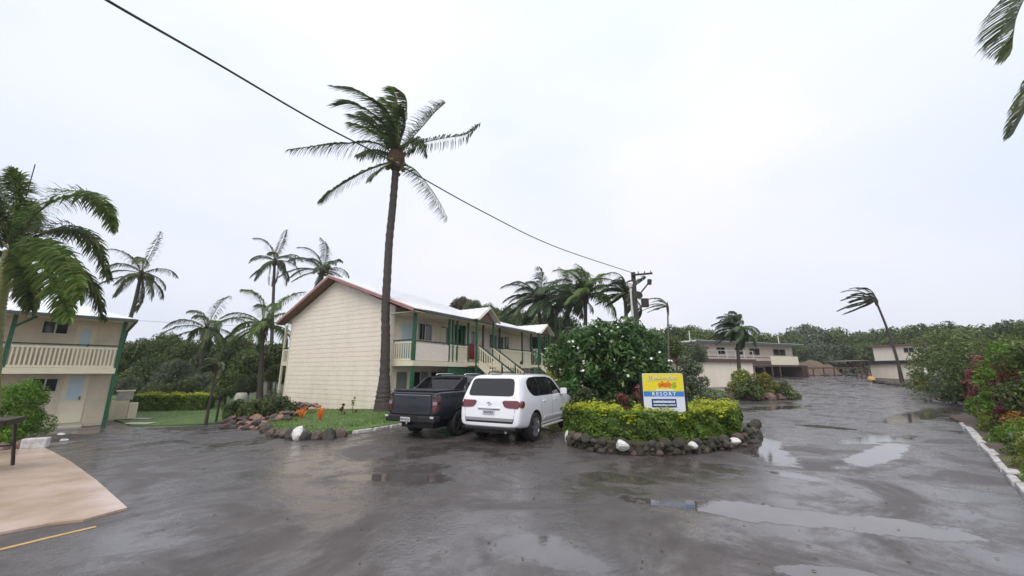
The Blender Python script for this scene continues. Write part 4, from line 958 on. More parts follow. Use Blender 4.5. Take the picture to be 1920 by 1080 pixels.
# ================================================================== PALMS
WIND = Vector((-1.0, -.1, .05))
def spline(P, n):
    P = [Vector(p) for p in P]; P = [P[0] * 2 - P[1]] + P + [P[-1] * 2 - P[-2]]; out_ = []; k = len(P) - 3
    for i in range(n + 1):
        t = i / n * k; j = min(int(t), k - 1); t -= j; a, b_, c, d = P[j:j + 4]
        out_.append(0.5 * ((2 * b_) + (c - a) * t + (2 * a - 5 * b_ + 4 * c - d) * t * t + (3 * b_ - a - 3 * c + d) * t ** 3))
    return out_
def frond_mesh(P, L, m, wind=.5, droop=.5, n=46, wl=.045, r0=.045, start=.16, plumose=0.0, seed=0, ragged=.25, split=1):
    r = random.Random(seed); pts = spline(P, n); V = []; Fc = []; mi = []
    # rachis
    k = 5
    for i, p in enumerate(pts):
        d = (pts[min(i + 1, n)] - pts[max(i - 1, 0)]).normalized(); a = Vector((0, 0, 1)) if abs(d.z) < .9 else Vector((0, 1, 0)); x = d.cross(a).normalized(); y = x.cross(d); rr_ = r0 * (1 - .85 * i / n)
        for j in range(k): t_ = 6.2832 * j / k; V.append(p + (x * math.cos(t_) + y * math.sin(t_)) * rr_)
    for i in range(n):
        for j in range(k): Fc.append((i * k + j, i * k + (j + 1) % k, (i + 1) * k + (j + 1) % k, (i + 1) * k + j)); mi.append(0)
    Wv = WIND * wind
    for i in range(int(n * start), n + 1):
        for sub in range(split):
            f = min(1, (i + sub / split) / n); i0 = min(i, n - 1); p = pts[i0].lerp(pts[min(i0 + 1, n)], sub / split if i < n else 1)
            d = (pts[min(i0 + 1, n)] - pts[max(i0 - 1, 0)]).normalized()
            a = Vector((0, 0, 1)) if abs(d.z) < .93 else Vector((0, 1, 0)); side = d.cross(a).normalized(); upv = side.cross(d).normalized()
            prof = (math.sin(math.pi * min(1, .12 + .80 * (f - start) / (1 - start))) ** .7)
            for sg in (-1, 1):
                ll = L * prof * r.uniform(1 - ragged, 1.08)
                if r.random() < ragged * .18: continue
                el = r.uniform(-plumose, plumose)
                dr = (side * sg * (1.0 - .45 * f) + d * (.45 + .7 * f) + upv * (.25 + el) + Wv * .8 + Vector((0, 0, -droop * .5)) + Vector((r.uniform(-.12, .12), r.uniform(-.12, .12), r.uniform(-.12, .12)))).normalized()
                d2 = (dr + Wv * 1.0 + Vector((0, 0, -droop * 1.3))).normalized(); d3 = (d2 + Wv * .5 + Vector((0, 0, -droop * 1.1))).normalized()
                q1 = p + dr * ll * .4; q2 = q1 + d2 * ll * .33; q3 = q2 + d3 * ll * .27
                wn = dr.cross(d + upv * .6).normalized() * wl * r.uniform(.8, 1.2) / 2
                b_ = len(V); V += [p - wn * .6, p + wn * .6, q1 - wn, q1 + wn, q2 - wn * .7, q2 + wn * .7, q3]
                Fc += [(b_, b_ + 1, b_ + 3, b_ + 2), (b_ + 2, b_ + 3, b_ + 5, b_ + 4), (b_ + 4, b_ + 5, b_ + 6)]; mi += [1, 1, 1]
    me = bpy.data.meshes.new('frond'); me.from_pydata([tuple(v) for v in V], [], Fc); me.materials.append(M['stem']); me.materials.append(m); me.polygons.foreach_set('material_index', mi); me.update(); return me
def trunk_mesh(root, pts, rad, m, name='trunk', rings=True):
    o = root.location; P = spline(pts, 110 if rings else 40); n = len(P)
    rr_ = []
    for i in range(n):
        t = i / (n - 1) * (len(rad) - 1); j = min(int(t), len(rad) - 2); r = rad[j] + (rad[j + 1] - rad[j]) * (t - j)
        rr_.append(r * (1 + (.07 if rings and i % 3 == 0 else 0) + .03 * math.sin(i * 1.7)))
    mb = MB(); mb.tube([p - o for p in P], rr_, 12); return mb.build(name, m, root, smooth=True)
def gen_palm(name, label, base, crown, r0, flen, nf, m, seed, wind=.5, leaf=None, up=1.0, group=None, bark='palmbark', nleaf=34, wl=.05, droop=.75, azc=None, curve=0.0, nuts=0, elev=(-.5, 1.3), skirt=0, cat='palm tree'):
    r = random.Random(seed); root = empty(name, base, 0, label, cat, group)
    base, crown = Vector(base), Vector(crown); mid = base.lerp(crown, .5) + Vector((curve, 0, 0))
    trunk_mesh(root, [base - Vector((0, 0, .3)), base.lerp(mid, .5) + Vector((curve * .3, 0, 0)), mid, mid.lerp(crown, .5) + Vector((curve * .2, 0, 0)), crown], [r0 * 1.7, r0 * 1.1, r0, r0 * .85, r0 * .75], M[bark])
    hb = MB(); hb.lathe([(r0 * .7, -.5), (r0 * 1.3, -.15), (r0 * 1.5, .15), (r0 * .9, .45), (.01, .65)], 10, 'z', tuple(crown - root.location)); hb.build('crown_shaft', M['husk'], root, smooth=True)
    leaf = leaf or flen * .24; wl = wl * .85
    for i in range(nf):
        az = 2.399963 * i + r.uniform(-.25, .25) if azc is None else azc[0] + azc[1] * math.sin(i * 2.4); e0 = elev[1] - (elev[1] - elev[0]) * (i / (nf - 1)) ** .9 + r.uniform(-.12, .12)
        d = Vector((math.cos(az) * math.cos(e0), math.sin(az) * math.cos(e0), math.sin(e0))); p = crown + Vector((0, 0, .2)); P = [p.copy()]; L = flen * r.uniform(.62, 1.02); seg = L / 6
        for k in range(6):
            p = p + d * seg; P.append(p.copy()); d = (d + WIND * wind * .22 * (k * .35 + .5) + Vector((0, 0, -.17 - .05 * k)) * (1.0 if e0 > -.1 else .6)).normalized()
        put('frond', frond_mesh([q - root.location for q in P], leaf, m, wind=wind, droop=droop, n=nleaf, wl=wl, seed=seed * 50 + i, split=2, ragged=.4, r0=.03 * flen / 3.5 + .008), root)
    for k in range(skirt):
        az = k * 2.1; P = [crown, crown + Vector((math.cos(az) * .4, math.sin(az) * .4, -.3)), crown + Vector((math.cos(az) * .45, math.sin(az) * .4, -flen * .4)), crown + Vector((math.cos(az) * .3, math.sin(az) * .3, -flen * .62))]
        f = put('dead_frond', frond_mesh([q - root.location for q in P], leaf * .6, M['leaf_br'], wind=wind * .4, droop=1.4, n=20, wl=wl, seed=k), root)
    for k in range(nuts):
        a = k * 1.3; p = crown + Vector((math.cos(a) * r0 * 1.8, math.sin(a) * r0 * 1.8, -.25 + .15 * (k % 2))) - root.location
        put('coconut', NUT, root, p)
    return root
bm = bmesh.new(); bmesh.ops.create_icosphere(bm, subdivisions=2, radius=.13); NUT = bpy.data.meshes.new('coconut'); bm.to_mesh(NUT); bm.free(); NUT.materials.append(M['coconut'])

# ---- the tall coconut palm
pb = at(718, 772, 19.7); Y = pb.y
main = empty('coconut_palm', pb, 0, 'tallest coconut palm with windswept crown in front of the gable wall corner', 'palm tree')
tp = [(718, 770), (719, 742), (721, 705), (723, 640), (723, 580), (726, 520), (730, 450), (736, 390), (741, 330), (743, 300)]
trunk_mesh(main, [at(u, v, Y) for u, v in tp], [.46, .36, .25, .22, .21, .205, .20, .195, .19, .17], M['palmbark'])
cc = at(743, 297, Y)
hb = MB(); hb.lathe([(.22, -.75), (.42, -.45), (.50, -.1), (.42, .3), (.22, .8), (.05, 1.2)], 12, 'z', tuple(cc - pb)); hb.build('crown_shaft', M['husk'], main, smooth=True)
FR = [ # pixel path, depth drift, leaflet length, droop, wind, freshness
 ([(743, 296), (723, 277), (695, 267), (651, 269), (609, 272), (548, 280)], -.6, 1.35, 1.0, .25, 0),
 ([(743, 300), (720, 308), (684, 322), (645, 344), (618, 362), (601, 377)], .8, 1.0, .9, .2, 0),
 ([(743, 300), (726, 310), (707, 322), (694, 336)], -1.5, .9, .9, .3, 0),
 ([(745, 300), (759, 308), (779, 319), (804, 349), (823, 377), (839, 408)], .3, 1.25, .55, 1.1, 0),
 ([(745, 297), (762, 288), (790, 269), (832, 259), (873, 252), (899, 234)], .8, 1.05, .8, .5, 0),
 ([(745, 292), (757, 280), (776, 255), (796, 233), (815, 211), (834, 194)], -.8, 1.15, .35, .9, 0),
 ([(744, 290), (746, 263), (748, 227), (746, 195), (738, 168)], -.5, 1.5, .1, 1.1, 2),
 ([(743, 290), (740, 255), (729, 222), (707, 194), (673, 172), (630, 164)], .2, 1.5, .25, 1.0, 1),
 ([(743, 290), (738, 260), (718, 230), (690, 208), (659, 195), (630, 198)], -1.4, 1.4, .35, .9, 0),
 ([(743, 292), (734, 269), (712, 243), (690, 226), (660, 216)], 1.2, 1.4, .4, .9, 1),
 ([(745, 290), (754, 249), (762, 215), (762, 186), (751, 171), (728, 167)], .6, 1.3, .3, 1.2, 0),
 ([(743, 292), (734, 266), (707, 251), (684, 240), (662, 232)], -1.0, 1.3, .6, .8, 2),
 ([(743, 290), (741, 250), (727, 212), (706, 190)], -1.6, 1.5, .2, 1.1, 1),
 ([(744, 290), (747, 250), (742, 210), (722, 186)], 1.4, 1.5, .2, 1.1, 2),
 ([(743, 292), (728, 262), (702, 226), (683, 212)], 1.8, 1.4, .4, .8, 1),
 ([(744, 292), (752, 262), (760, 236), (758, 205)], -1.7, 1.4, .2, 1.3, 0),
 ([(745, 292), (760, 272), (778, 262), (792, 268), (800, 290)], 2.2, 1.0, .9, .6, 0),
 ([(743, 296), (724, 285), (700, 282), (672, 290)], 2.0, 1.1, 1.0, .3, 0)]
for i, (pp, dd, L_, dr, wd_, fr) in enumerate(FR):
    n = len(pp); P = [at(u, v, Y + dd * (k / (n - 1)) ** .8) - pb for k, (u, v) in enumerate(pp)]
    put('frond', frond_mesh(P, L_, M['frond_l'] if fr == 2 else M['frond'], wind=wd_, droop=dr * 1.15, n=92, wl=.056, r0=.045, seed=i, split=1, start=.14, ragged=.42), main)
for k in range(9):
    a = k * .75; put('coconut', NUT, main, cc - pb + Vector((math.cos(a) * .45, math.sin(a) * .45, -.35 - .2 * (k % 3))))

def palm_at(u, v, Y, ub, **kw):
    c = at(u, v, Y); x = at(ub, 700, Y).x; return (x, Y, gz(x, Y)), c
def P_(name, label, u, v, Y, ub, r0, fl, nf, m, seed, **kw):
    b_, c = palm_at(u, v, Y, ub); return gen_palm(name, label, b_, c, r0, fl, nf, M[m], seed, **kw)
P_('coconut_palm', 'slender leaning palm behind the roof of the left building', 264, 517, 33, 190, .16, 4.0, 15, 'frond', 11, wind=.25, curve=.5, nuts=4, elev=(-.75, 1.3), wl=.07, nleaf=30)
P_('coconut_palm', 'palm with drooping brown skirt rising left of the gable peak', 515, 492, 42, 511, .17, 4.2, 14, 'frond', 12, wind=.25, nuts=4, elev=(-.7, 1.3), skirt=4, wl=.08, nleaf=30)
P_('coconut_palm', 'bushy palm crown peeping over the gable roof ridge', 604, 512, 40, 606, .2, 4.3, 17, 'frond_b', 13, wind=.45, nuts=4, elev=(-.3, 1.35), wl=.08, nleaf=32)
P_('coconut_palm', 'mid height palm rising out of the wood behind the hedge', 386, 622, 30, 375, .13, 3.6, 15, 'frond', 14, wind=.1, elev=(-.4, 1.2), wl=.07, nleaf=30)
P_('coconut_palm', 'fresh green palm crown beside the left end of the gable building', 493, 615, 27, 495, .16, 3.9, 18, 'frond_l', 15, wind=.2, elev=(-.4, 1.25), wl=.07, nleaf=34)
P_('coconut_palm', 'broad palm crown left above the far end of the motel roof', 1008, 568, 36, 1030, .22, 4.2, 28, 'frond_b', 16, leaf=1.5, wind=.5, elev=(-.5, 1.3), wl=.085, nleaf=36)
P_('coconut_palm', 'dark ragged palm behind the white flowering tree', 1062, 566, 38, 1080, .2, 3.6, 24, 'frond', 17, leaf=1.3, wind=.6, elev=(-.4, 1.3), wl=.08, nleaf=34)
P_('coconut_palm', 'tall fan of upright fronds above the white flowering tree', 1098, 560, 34, 1095, .2, 4.2, 22, 'frond_l', 18, wind=.4, elev=(.1, 1.45), wl=.08, nleaf=36, leaf=1.4)
P_('coconut_palm', 'windblown palm crown tangled with the power pole', 1172, 556, 30, 1180, .17, 3.0, 22, 'frond', 19, wind=1.3, leaf=1.0, elev=(-.3, 1.3), wl=.07, nleaf=34)
P_('coconut_palm', 'small pale trunked palm blown flat right of the power pole', 1252, 580, 30, 1251, .07, 2.0, 9, 'frond_l', 20, wind=1.6, azc=(3.14, 1.1), elev=(-.1, 1.0), bark='palebark', wl=.06, nleaf=24)
P_('coconut_palm', 'palm bent in the wind over the right-hand cream house', 1643, 566, 44, 1688, .13, 4.0, 24, 'frond', 21, wind=1.9, elev=(-.5, 1.25), curve=.3, wl=.09, nleaf=34, droop=.35, azc=(3.14, .9), leaf=.9)
P_('foxtail_palm', 'bushy twin stemmed palm in front of the far balcony house', 1381, 622, 31, 1384, .13, 2.2, 30, 'frond_b', 22, wind=.8, elev=(-.45, 1.45), wl=.065, nleaf=44, leaf=.8, droop=1.0)
P_('palm_sapling', 'young thin stemmed palm sapling standing on the lawn edge', 406, 690, 18.2, 401, .05, 1.15, 8, 'frond_b', 23, wind=.2, elev=(-.1, 1.3), wl=.05, nleaf=20, bark='palmbark')
sp = G(401, 794); st_ = empty('support_stake', sp, 0, 'short dark stake tied to the young palm sapling', 'stake'); MB().tube([(.08, 0, -.1), (.12, 0, 1.25)], .045, 8).build('post', M['wood'], st_); MB().tube([(.12, 0, 1.05), (.12, 0, 1.2)], .09, 8).build('tie', M['dark'], st_)
# ---- foreground palm on the left
fb = Vector((-14.3, 11.2, gz(-14.3, 11.2)))
fp = empty('foxtail_palm', fb, 0, 'large bushy foxtail palm with feathery arching fronds at the left edge', 'palm tree'); Yf = 11.2
fc = at(20, 470, Yf)
trunk_mesh(fp, [fb - Vector((0, 0, .2)), at(-12, 640, Yf), at(2, 540, Yf), fc], [.22, .17, .16, .13], M['stem'])
LFR = [([(20, 470), (60, 410), (110, 372), (165, 368), (200, 395), (212, 428)], -.4, .62),
       ([(20, 470), (75, 440), (130, 430), (175, 455), (203, 520)], -.2, .62),
       ([(20, 470), (70, 470), (130, 500), (170, 540), (192, 595)], .7, .62),
       ([(20, 470), (60, 470), (95, 520), (120, 570), (130, 596)], -1.5, .62),
       ([(20, 470), (40, 500), (55, 540), (60, 580)], -1.0, .6),
       ([(20, 470), (28, 400), (30, 350), (22, 322)], -.3, .6),
       ([(20, 470), (5, 400), (-20, 350), (-60, 330)], .4, .6),
       ([(20, 470), (-30, 430), (-90, 420), (-150, 450)], 0, .6),
       ([(20, 470), (-30, 480), (-80, 520), (-110, 580)], .5, .6),
       ([(20, 470), (10, 430), (-10, 385), (-15, 350)], -1.6, .6),
       ([(20, 470), (70, 455), (110, 475), (140, 520), (150, 560)], -2.0, .6),
       ([(20, 470), (45, 430), (60, 400), (62, 380)], 2.0, .6)]
for i, (pp, dd, L_) in enumerate(LFR):
    n = len(pp); P = [at(u, v, Yf + dd * k / (n - 1)) - fb for k, (u, v) in enumerate(pp)]
    put('frond', frond_mesh(P, L_, M['frond_l'] if i in (0, 5, 3, 10) else M['frond'], wind=.15, droop=.45, n=80, wl=.038, r0=.03, start=.10, plumose=1.1, seed=90 + i, split=4), fp)
MB().tube([at(48, 372, Yf) - fb, at(66, 308, Yf) - fb], .014, 5).build('spear_leaf', M['frond'], fp)
# ---- palm leaning in at the top right
tb = Vector((13.2, 7.0, gz(13.2, 7.0))); Yt = 7.0
tr_ = empty('coconut_palm', tb, 0, 'nearby palm whose frond tips hang in at the top right corner', 'palm tree')
tcx = at(2040, -10, Yt)
trunk_mesh(tr_, [tb - Vector((0, 0, .2)), tb.lerp(tcx, .5) + Vector((.4, 0, 0)), tcx], [.3, .2, .17], M['palmbark'])
TFR = [([(2040, -60), (1980, -60), (1935, -25), (1908, 25), (1900, 65), (1898, 90)], 0, 1.25, .5), ([(2040, -10), (1995, 60), (1955, 140), (1926, 200), (1900, 250)], .3, .8, .6), ([(2040, -10), (1980, -60), (1910, -70), (1860, -25)], -.2, .55, .4),
       ([(2040, -10), (2090, 80), (2100, 180)], .5, .6, .5), ([(2040, -10), (2100, -80), (2200, -60)], .2, .6, .5), ([(2040, -10), (2040, -110), (2000, -170)], .8, .6, .5), ([(2040, -10), (2010, 90), (2010, 180)], 1.2, .6, .4)]
for i, (pp, dd, L_, dr) in enumerate(TFR):
    n = len(pp); P = [at(u, v, Yt + dd * k / (n - 1)) - tb for k, (u, v) in enumerate(pp)]
    put('frond', frond_mesh(P, L_, M['frond'], wind=1.5 if i < 3 else .4, droop=dr * 2.0, n=60, wl=.022, r0=.02, start=.05, seed=120 + i, split=2, ragged=.1), tr_)

# ================================================================== LEAFY CROWNS
def leaf_mesh(name, clumps, n, size, m, seed, aspect=.45, upb=.3, fill=.45, squash=1.0):
    g = np.random.default_rng(seed); cl = np.array(clumps, dtype=float); wgt = cl[:, 3] ** 2; wgt /= wgt.sum()
    idx = g.choice(len(cl), n, p=wgt); d = g.normal(size=(n, 3)); d /= np.linalg.norm(d, axis=1)[:, None]
    rad = cl[idx, 3] * (1 - fill * g.random(n) ** 1.5); pos = cl[idx, :3] + d * rad[:, None] * np.array([1, 1, squash])
    nr = d * .7 + g.normal(size=(n, 3)) * .55 + np.array([0, 0, upb]); nr /= np.linalg.norm(nr, axis=1)[:, None]
    a = g.normal(size=(n, 3)); a -= (a * nr).sum(1)[:, None] * nr; a /= np.linalg.norm(a, axis=1)[:, None]; b_ = np.cross(nr, a)
    s = size * g.uniform(.6, 1.3, n)[:, None]; sag = nr * s * .12
    v = np.stack([pos - a * s * .5, pos + b_ * s * aspect * .5 + sag, pos + a * s * .5 - sag, pos - b_ * s * aspect * .5 + sag], 1).reshape(-1, 3)
    return npmesh(name, v, np.arange(4 * n), [4] * n, m)
def clumps_for(rx, ry, h, k, seed, low=.0, rr_=.42):
    r = random.Random(seed); out_ = []
    for i in range(k):
        t = i / max(1, k - 1); a = 2.4 * i; e = math.sqrt(1 - (t * .95) ** 2); q = r.uniform(.45, .85)
        out_.append((rx * e * q * math.cos(a), ry * e * q * math.sin(a), h * (low + (1 - low - .22) * (t * .85 + r.uniform(-.05, .15))), min(rx, h) * rr_ * r.uniform(.7, 1.2)))
    return out_
def bush(name, label, x, y, rx, h, m, seed, n=1500, size=.12, k=9, cat='shrub', group=None, ry=None, stems=5, low=.12, aspect=.45, rr_=.42, z=None):
    root = empty(name, (x, y, gz(x, y) if z is None else z), 0, label, cat, group); ry = ry or rx
    cl = clumps_for(rx, ry, h, k, seed, low, rr_)
    put('foliage', leaf_mesh('foliage', cl, n, size, M[m] if isinstance(m, str) else m, seed, aspect), root)
    mb = MB()
    for c in cl[:stems]: mb.tube([(c[0] * .15, c[1] * .15, -.1), (c[0] * .5, c[1] * .5, c[2] * .5), (c[0], c[1], c[2])], [.03 * h, .02 * h, .008 * h], 5)
    mb.build('stems', M['bark'], root); return root
def bpx(name, label, u, Yb, vtop, hw, m, seed, **kw):
    p = at(u, 700, Yb); top = at(u, vtop, Yb).z; z0 = kw.pop('z0', gz(p.x, Yb)); return bush(name, label, p.x, Yb, hw * Yb / F, top - z0, m, seed, z=z0, **kw)
# --- frangipani
fx = at(1142, 700, 16.5); fz = gz(fx.x, 16.5); ftop = at(1142, 590, 16.5).z - fz
fr = empty('frangipani_tree', (fx.x, 16.5, fz), 0, 'wide frangipani tree dotted with white flowers behind the sign', 'tree')
cl = []; r = random.Random(77)
for i in range(80):
    W__ = r.uniform(.82, 1.12)
    a = 2.4 * i; t = (i + .5) / 80; el_ = t * 1.5 - .22; q = r.uniform(.80, 1.0) * W__
    cl.append((2.35 * math.cos(el_) * math.cos(a) * q, 1.9 * math.cos(el_) * math.sin(a) * q, ftop * .50 + ftop * .44 * math.sin(el_) * q - .1, r.uniform(.34, .5)))
cl += [(r.uniform(-1.2, 1.2), r.uniform(-1, 1), r.uniform(.35, .75) * ftop, .6) for _ in range(14)]
cl += [(r.uniform(-2.1, 2.1), r.uniform(-1.3, .2), r.uniform(.16, .40) * ftop, .45) for _ in range(26)]
put('foliage', leaf_mesh('foliage', cl, 17000, .27, M['leaf_fr'], 3, .34, .35, .6), fr)
mb = MB()
for c in cl[:80:3]: mb.tube([(c[0] * .05, c[1] * .05, 0), (c[0] * .3, c[1] * .3, c[2] * .4), (c[0] * .7, c[1] * .7, c[2] * .75), (c[0], c[1], c[2])], [.12, .08, .05, .02], 6)
mb.build('branches', M['bark'], fr)
def blossoms(root, centres, m, seed, size=.055):
    g = random.Random(seed); mb = MB()
    for c in centres:
        for k in range(g.choice((1, 1, 2, 3))):
            p = Vector(c) + Vector([g.uniform(-.12, .12) for _ in range(3)]); nn = Vector((g.uniform(-.6, .6), g.uniform(-1, -.1), g.uniform(0, .8))).normalized(); a = nn.cross(Vector((0, 0, 1))).normalized(); b_ = nn.cross(a)
            for j in range(5):
                t_ = 1.2566 * j + .3; e_ = a * math.cos(t_) + b_ * math.sin(t_); f_ = a * math.cos(t_ + .6) + b_ * math.sin(t_ + .6); h_ = a * math.cos(t_ - .6) + b_ * math.sin(t_ - .6)
                mb.add([p, p + f_ * size * .7 + nn * .01, p + e_ * size * 1.15 + nn * .02, p + h_ * size * .7 + nn * .01], [(0, 1, 2, 3)])
    o = mb.build('blossoms', m, root); o['kind'] = 'stuff'; return o
g = random.Random(8); bc = []
for c in cl[:80]:
    if c[1] < .5 and g.random() < .97:
        for _ in range(g.choice((0, 1, 1, 1))):
            dv = Vector((g.uniform(-1, 1), g.uniform(-1, -.1), g.uniform(-.3, 1))).normalized(); bc.append((c[0] + dv.x * c[3], c[1] + dv.y * c[3] - .05, c[2] + dv.z * c[3]))
blossoms(fr, bc, M['petal'], 4)
# --- the island: rock ring, soil, hedge, shrubs
isl = smoothpoly([Vector(p) for p in gl([(1072, 832), (1110, 843), (1160, 848), (1230, 850), (1310, 846), (1370, 838), (1408, 824), (1412, 806)])] + [Vector((7.5, 15.8)), Vector((6.9, 18.2)), Vector((4.5, 19.0)), Vector((2.6, 17.0)), Vector((2.1, 14))], 1)
tag(sheet('island_soil', isl, .22, 1.0, M['soil'], skirt=.3), kind='structure')
ir = empty('island_rock_edging', G(1200, 848), 0, 'dark mossy rock wall with three white painted rocks around the hedge island', 'rock border')
edge = gl([(1068, 832), (1085, 840), (1120, 848), (1160, 852), (1230, 854), (1310, 850), (1370, 841), (1410, 826), (1420, 806)])
rocks(ir, edge, .115, ('rockm', 'rockm', 'rockm', 'rockb', 'rockm', 'rockg'), .8, rows=3, jit=.5, spread=.05)
rocks(ir, [Vector((7.35, 12.9)), Vector((7.65, 15.8)), Vector((7.0, 18.3))], .15, ('rockb', 'rockg'), .9)
rocks(ir, gl([(1385, 838), (1405, 832), (1425, 822)]), .13, ('rockg', 'rockb'), .6)
for u, v, s in ((1168, 853, .22), (1300, 851, .16), (1379, 842, .15)): 
    q = wrock(ir, u, v, s, .65); q.location.z += .14; q.location.y -= .02
p = G(1065, 830); p = gp(p.x, p.y, .14); tag(put('painted_stone', RK['rockw'][1], None, p, (0, 0, 1), (.09, .10, .20)), 'upright white painted stone by the front wheel of the white wagon', 'stone')
def hedge(name, label, path, w_, h, ztop_var, n, seed, z=.0, size=.07, m1='leaf_h', m2='leaf_hy'):
    root = empty(name, gp(path[0].x, path[0].y, z), 0, label, 'hedge'); g = np.random.default_rng(seed); seg = [(path[i], path[i + 1]) for i in range(len(path) - 1)]; Ls = np.array([(b_ - a).length for a, b_ in seg])
    def gen(nn, top):
        idx = g.choice(len(seg), nn, p=Ls / Ls.sum()); A = np.array([(s[0].x, s[0].y) for s in seg])[idx]; B = np.array([(s[1].x, s[1].y) for s in seg])[idx]; t_ = (g.random(nn) + g.uniform(-.16, .16, nn) / Ls[idx])[:, None]; p = A + (B - A) * t_
        d = (B - A) / np.linalg.norm(B - A, axis=1)[:, None]; nn_ = np.stack([-d[:, 1], d[:, 0]], 1)
        s_ = 2 * math.pi * g.random(nn); bumps = .05 * np.sin(p[:, 0] * 3.1 + p[:, 1] * 2 + 1) * np.sin(p[:, 0] * 7.3) + .06 * np.sin(p[:, 0] * 5 + p[:, 1] * 3) + .04 * np.sin(p[:, 0] * 11 + 1) + .03 * np.sin(p[:, 1] * 13)
        if top: off = g.uniform(-1, 1, nn) * w_ * .52; zz = h + bumps + g.uniform(-.14, .09, nn) + .16 * (g.random(nn) > .93) * g.random(nn); nz = np.stack([g.normal(size=nn) * .5, g.normal(size=nn) * .5, np.ones(nn)], 1)
        else:
            side = np.sign(g.uniform(-1, 1, nn)); inn = g.random(nn) ** 2 * .22; zz = g.random(nn) * h; off = side * (w_ / 2 - inn + bumps * .8 + .07 * np.sin(zz * 9 + p[:, 0] * 4) * np.sin(p[:, 0] * 6.5 + zz * 4) - .10 * np.maximum(0, .3 - zz)); nz = np.stack([nn_[:, 0] * side, nn_[:, 1] * side, .5 * np.ones(nn)], 1) + g.normal(size=(nn, 3)) * .5
        pos = np.stack([p[:, 0] + nn_[:, 0] * off, p[:, 1] + nn_[:, 1] * off, zz], 1); nz /= np.linalg.norm(nz, axis=1)[:, None]
        zg = np.array([gz(a, b_) for a, b_ in pos[:, :2]]); pos[:, 2] += zg + z
        pos -= np.array(root.location)
        a = g.normal(size=(nn, 3)); a -= (a * nz).sum(1)[:, None] * nz; a /= np.linalg.norm(a, axis=1)[:, None]; b_ = np.cross(nz, a); s = size * g.uniform(.6, 1.4, nn)[:, None]
        return np.stack([pos - a * s * .5, pos + b_ * s * .28, pos + a * s * .5, pos - b_ * s * .28], 1).reshape(-1, 3)
    v = gen(n, False); put('foliage', npmesh('foliage', v, np.arange(len(v)), [4] * n, M[m1]), root)
    v = gen(n // 3, True); put('new_growth', npmesh('new_growth', v, np.arange(len(v)), [4] * (n // 3), M[m2]), root)['label'] = 'yellow new leaves on top'
    # twiggy inside
    mb = MB(); r = random.Random(seed)
    for i in range(int(sum(Ls) * 22)):
        a, b_ = r.choice(seg); p = a.lerp(b_, r.random()); q = Vector((p.x + r.uniform(-.25, .25), p.y + r.uniform(-.25, .25), gz(p.x, p.y) + z)) - root.location
        mb.tube([q, q + Vector((r.uniform(-.15, .15), r.uniform(-.15, .15), h * .85))], [.02, .006], 4)
    mb.build('stems', M['bark'], root); return root
hp_old = [Vector((G(1095, 832).x, G(1095, 832).y + .55, 0)), Vector((G(1160, 845).x, G(1160, 845).y + .55, 0)), Vector((G(1230, 847).x, G(1230, 847).y + .6, 0)), Vector((G(1310, 844).x, G(1310, 844).y + .6, 0)), Vector((G(1385, 836).x - .05, G(1385, 836).y + .75, 0)), Vector((G(1385, 836).x + .45, G(1385, 836).y + 2.2, 0))]
hp = spline([Vector(q) for q in ((2.0, 12.2, 0), (2.4, 11.5, 0), (3.1, 11.1, 0), (4.0, 11.0, 0), (5.0, 11.2, 0), (5.8, 11.6, 0), (6.35, 12.3, 0), (6.6, 13.5, 0))], 30)
hedge('clipped_hedge', 'low yellow topped green hedge below the resort sign', hp, 1.02, .74, 0, 27000, 31, z=.2, size=.092)
hl = [G(232, 773), G(300, 772), G(374, 771)]
for q in hl: q.y += .6
hedge('clipped_hedge', 'straight clipped yellow green hedge on the lawn beside the left building', hl, 1.1, .95, 0, 9000, 32, size=.10)
# --- sign
sg = G(1242, 800); sY = 10.72; a = at(1204, 700, sY); b_ = at(1279, 700, sY); sw = (b_ - a).length; zt_s, zb_s = at(1240, 700, sY).z, at(1240, 768, sY).z
sr = empty('resort_sign', ((a.x + b_.x) / 2, sY, gz(a.x, sY)), R(-2), 'yellow blue and white resort sign board rising out of the hedge', 'sign')
z1, z0 = zt_s - sr.location.z, zb_s - sr.location.z; H_ = z1 - z0; W_ = sw
ys, bs, ws, ns = mat('sign_yellow', (.78, .60, .01), .35, .0, 3, col2=(.70, .66, .03)), mat('sign_blue', (.03, .20, .56), .35), mat('sign_white', (.66, .68, .74), .35), mat('sign_navy', (.01, .03, .16), .35)
def rr_poly(x0, z0_, x1, z1_, r_, top=True):
    P = [(x0, z0_), (x1, z0_)]
    for k in range(6): t_ = k / 5 * math.pi / 2; P.append((x1 - r_ + r_ * math.cos(t_), z1_ - r_ + r_ * math.sin(t_)))
    for k in range(6): t_ = math.pi / 2 + k / 5 * math.pi / 2; P.append((x0 + r_ + r_ * math.cos(t_), z1_ - r_ + r_ * math.sin(t_)))
    return P
MB().prism(rr_poly(-W_ / 2, z0 - .1, W_ / 2, z1, .06), 'y', 0, .06).build('board', ws, sr)
MB().prism(rr_poly(-W_ / 2 + .01, z0 + H_ * .50, W_ / 2 - .01, z1 - .01, .05), 'y', -.004, -.0005).build('yellow_panel', ys, sr)
MB().box(-W_ / 2 + .01, -.006, z0 + H_ * .36, W_ / 2 - .01, -.001, z0 + H_ * .50 - .002).build('blue_band', bs, sr)
MB().box(-W_ * .31, -.006, z0 + H_ * .06, W_ * .29, -.001, z0 + H_ * .29).build('navy_panel', ns, sr)
for s_ in (-1, 1): MB().box(s_ * (W_ / 2 + .035) - .035, .02, -.1, s_ * (W_ / 2 + .035) + .035, .08, z1 - .03).build('post', M['dark'], sr)
XZ = lambda x, z, y=-.008: Matrix(((1, 0, 0, x), (0, 0, -1, y), (0, 1, 0, z), (0, 0, 0, 1)))
wtx = mat('sign_lettering_white', (.75, .80, .86), .4)
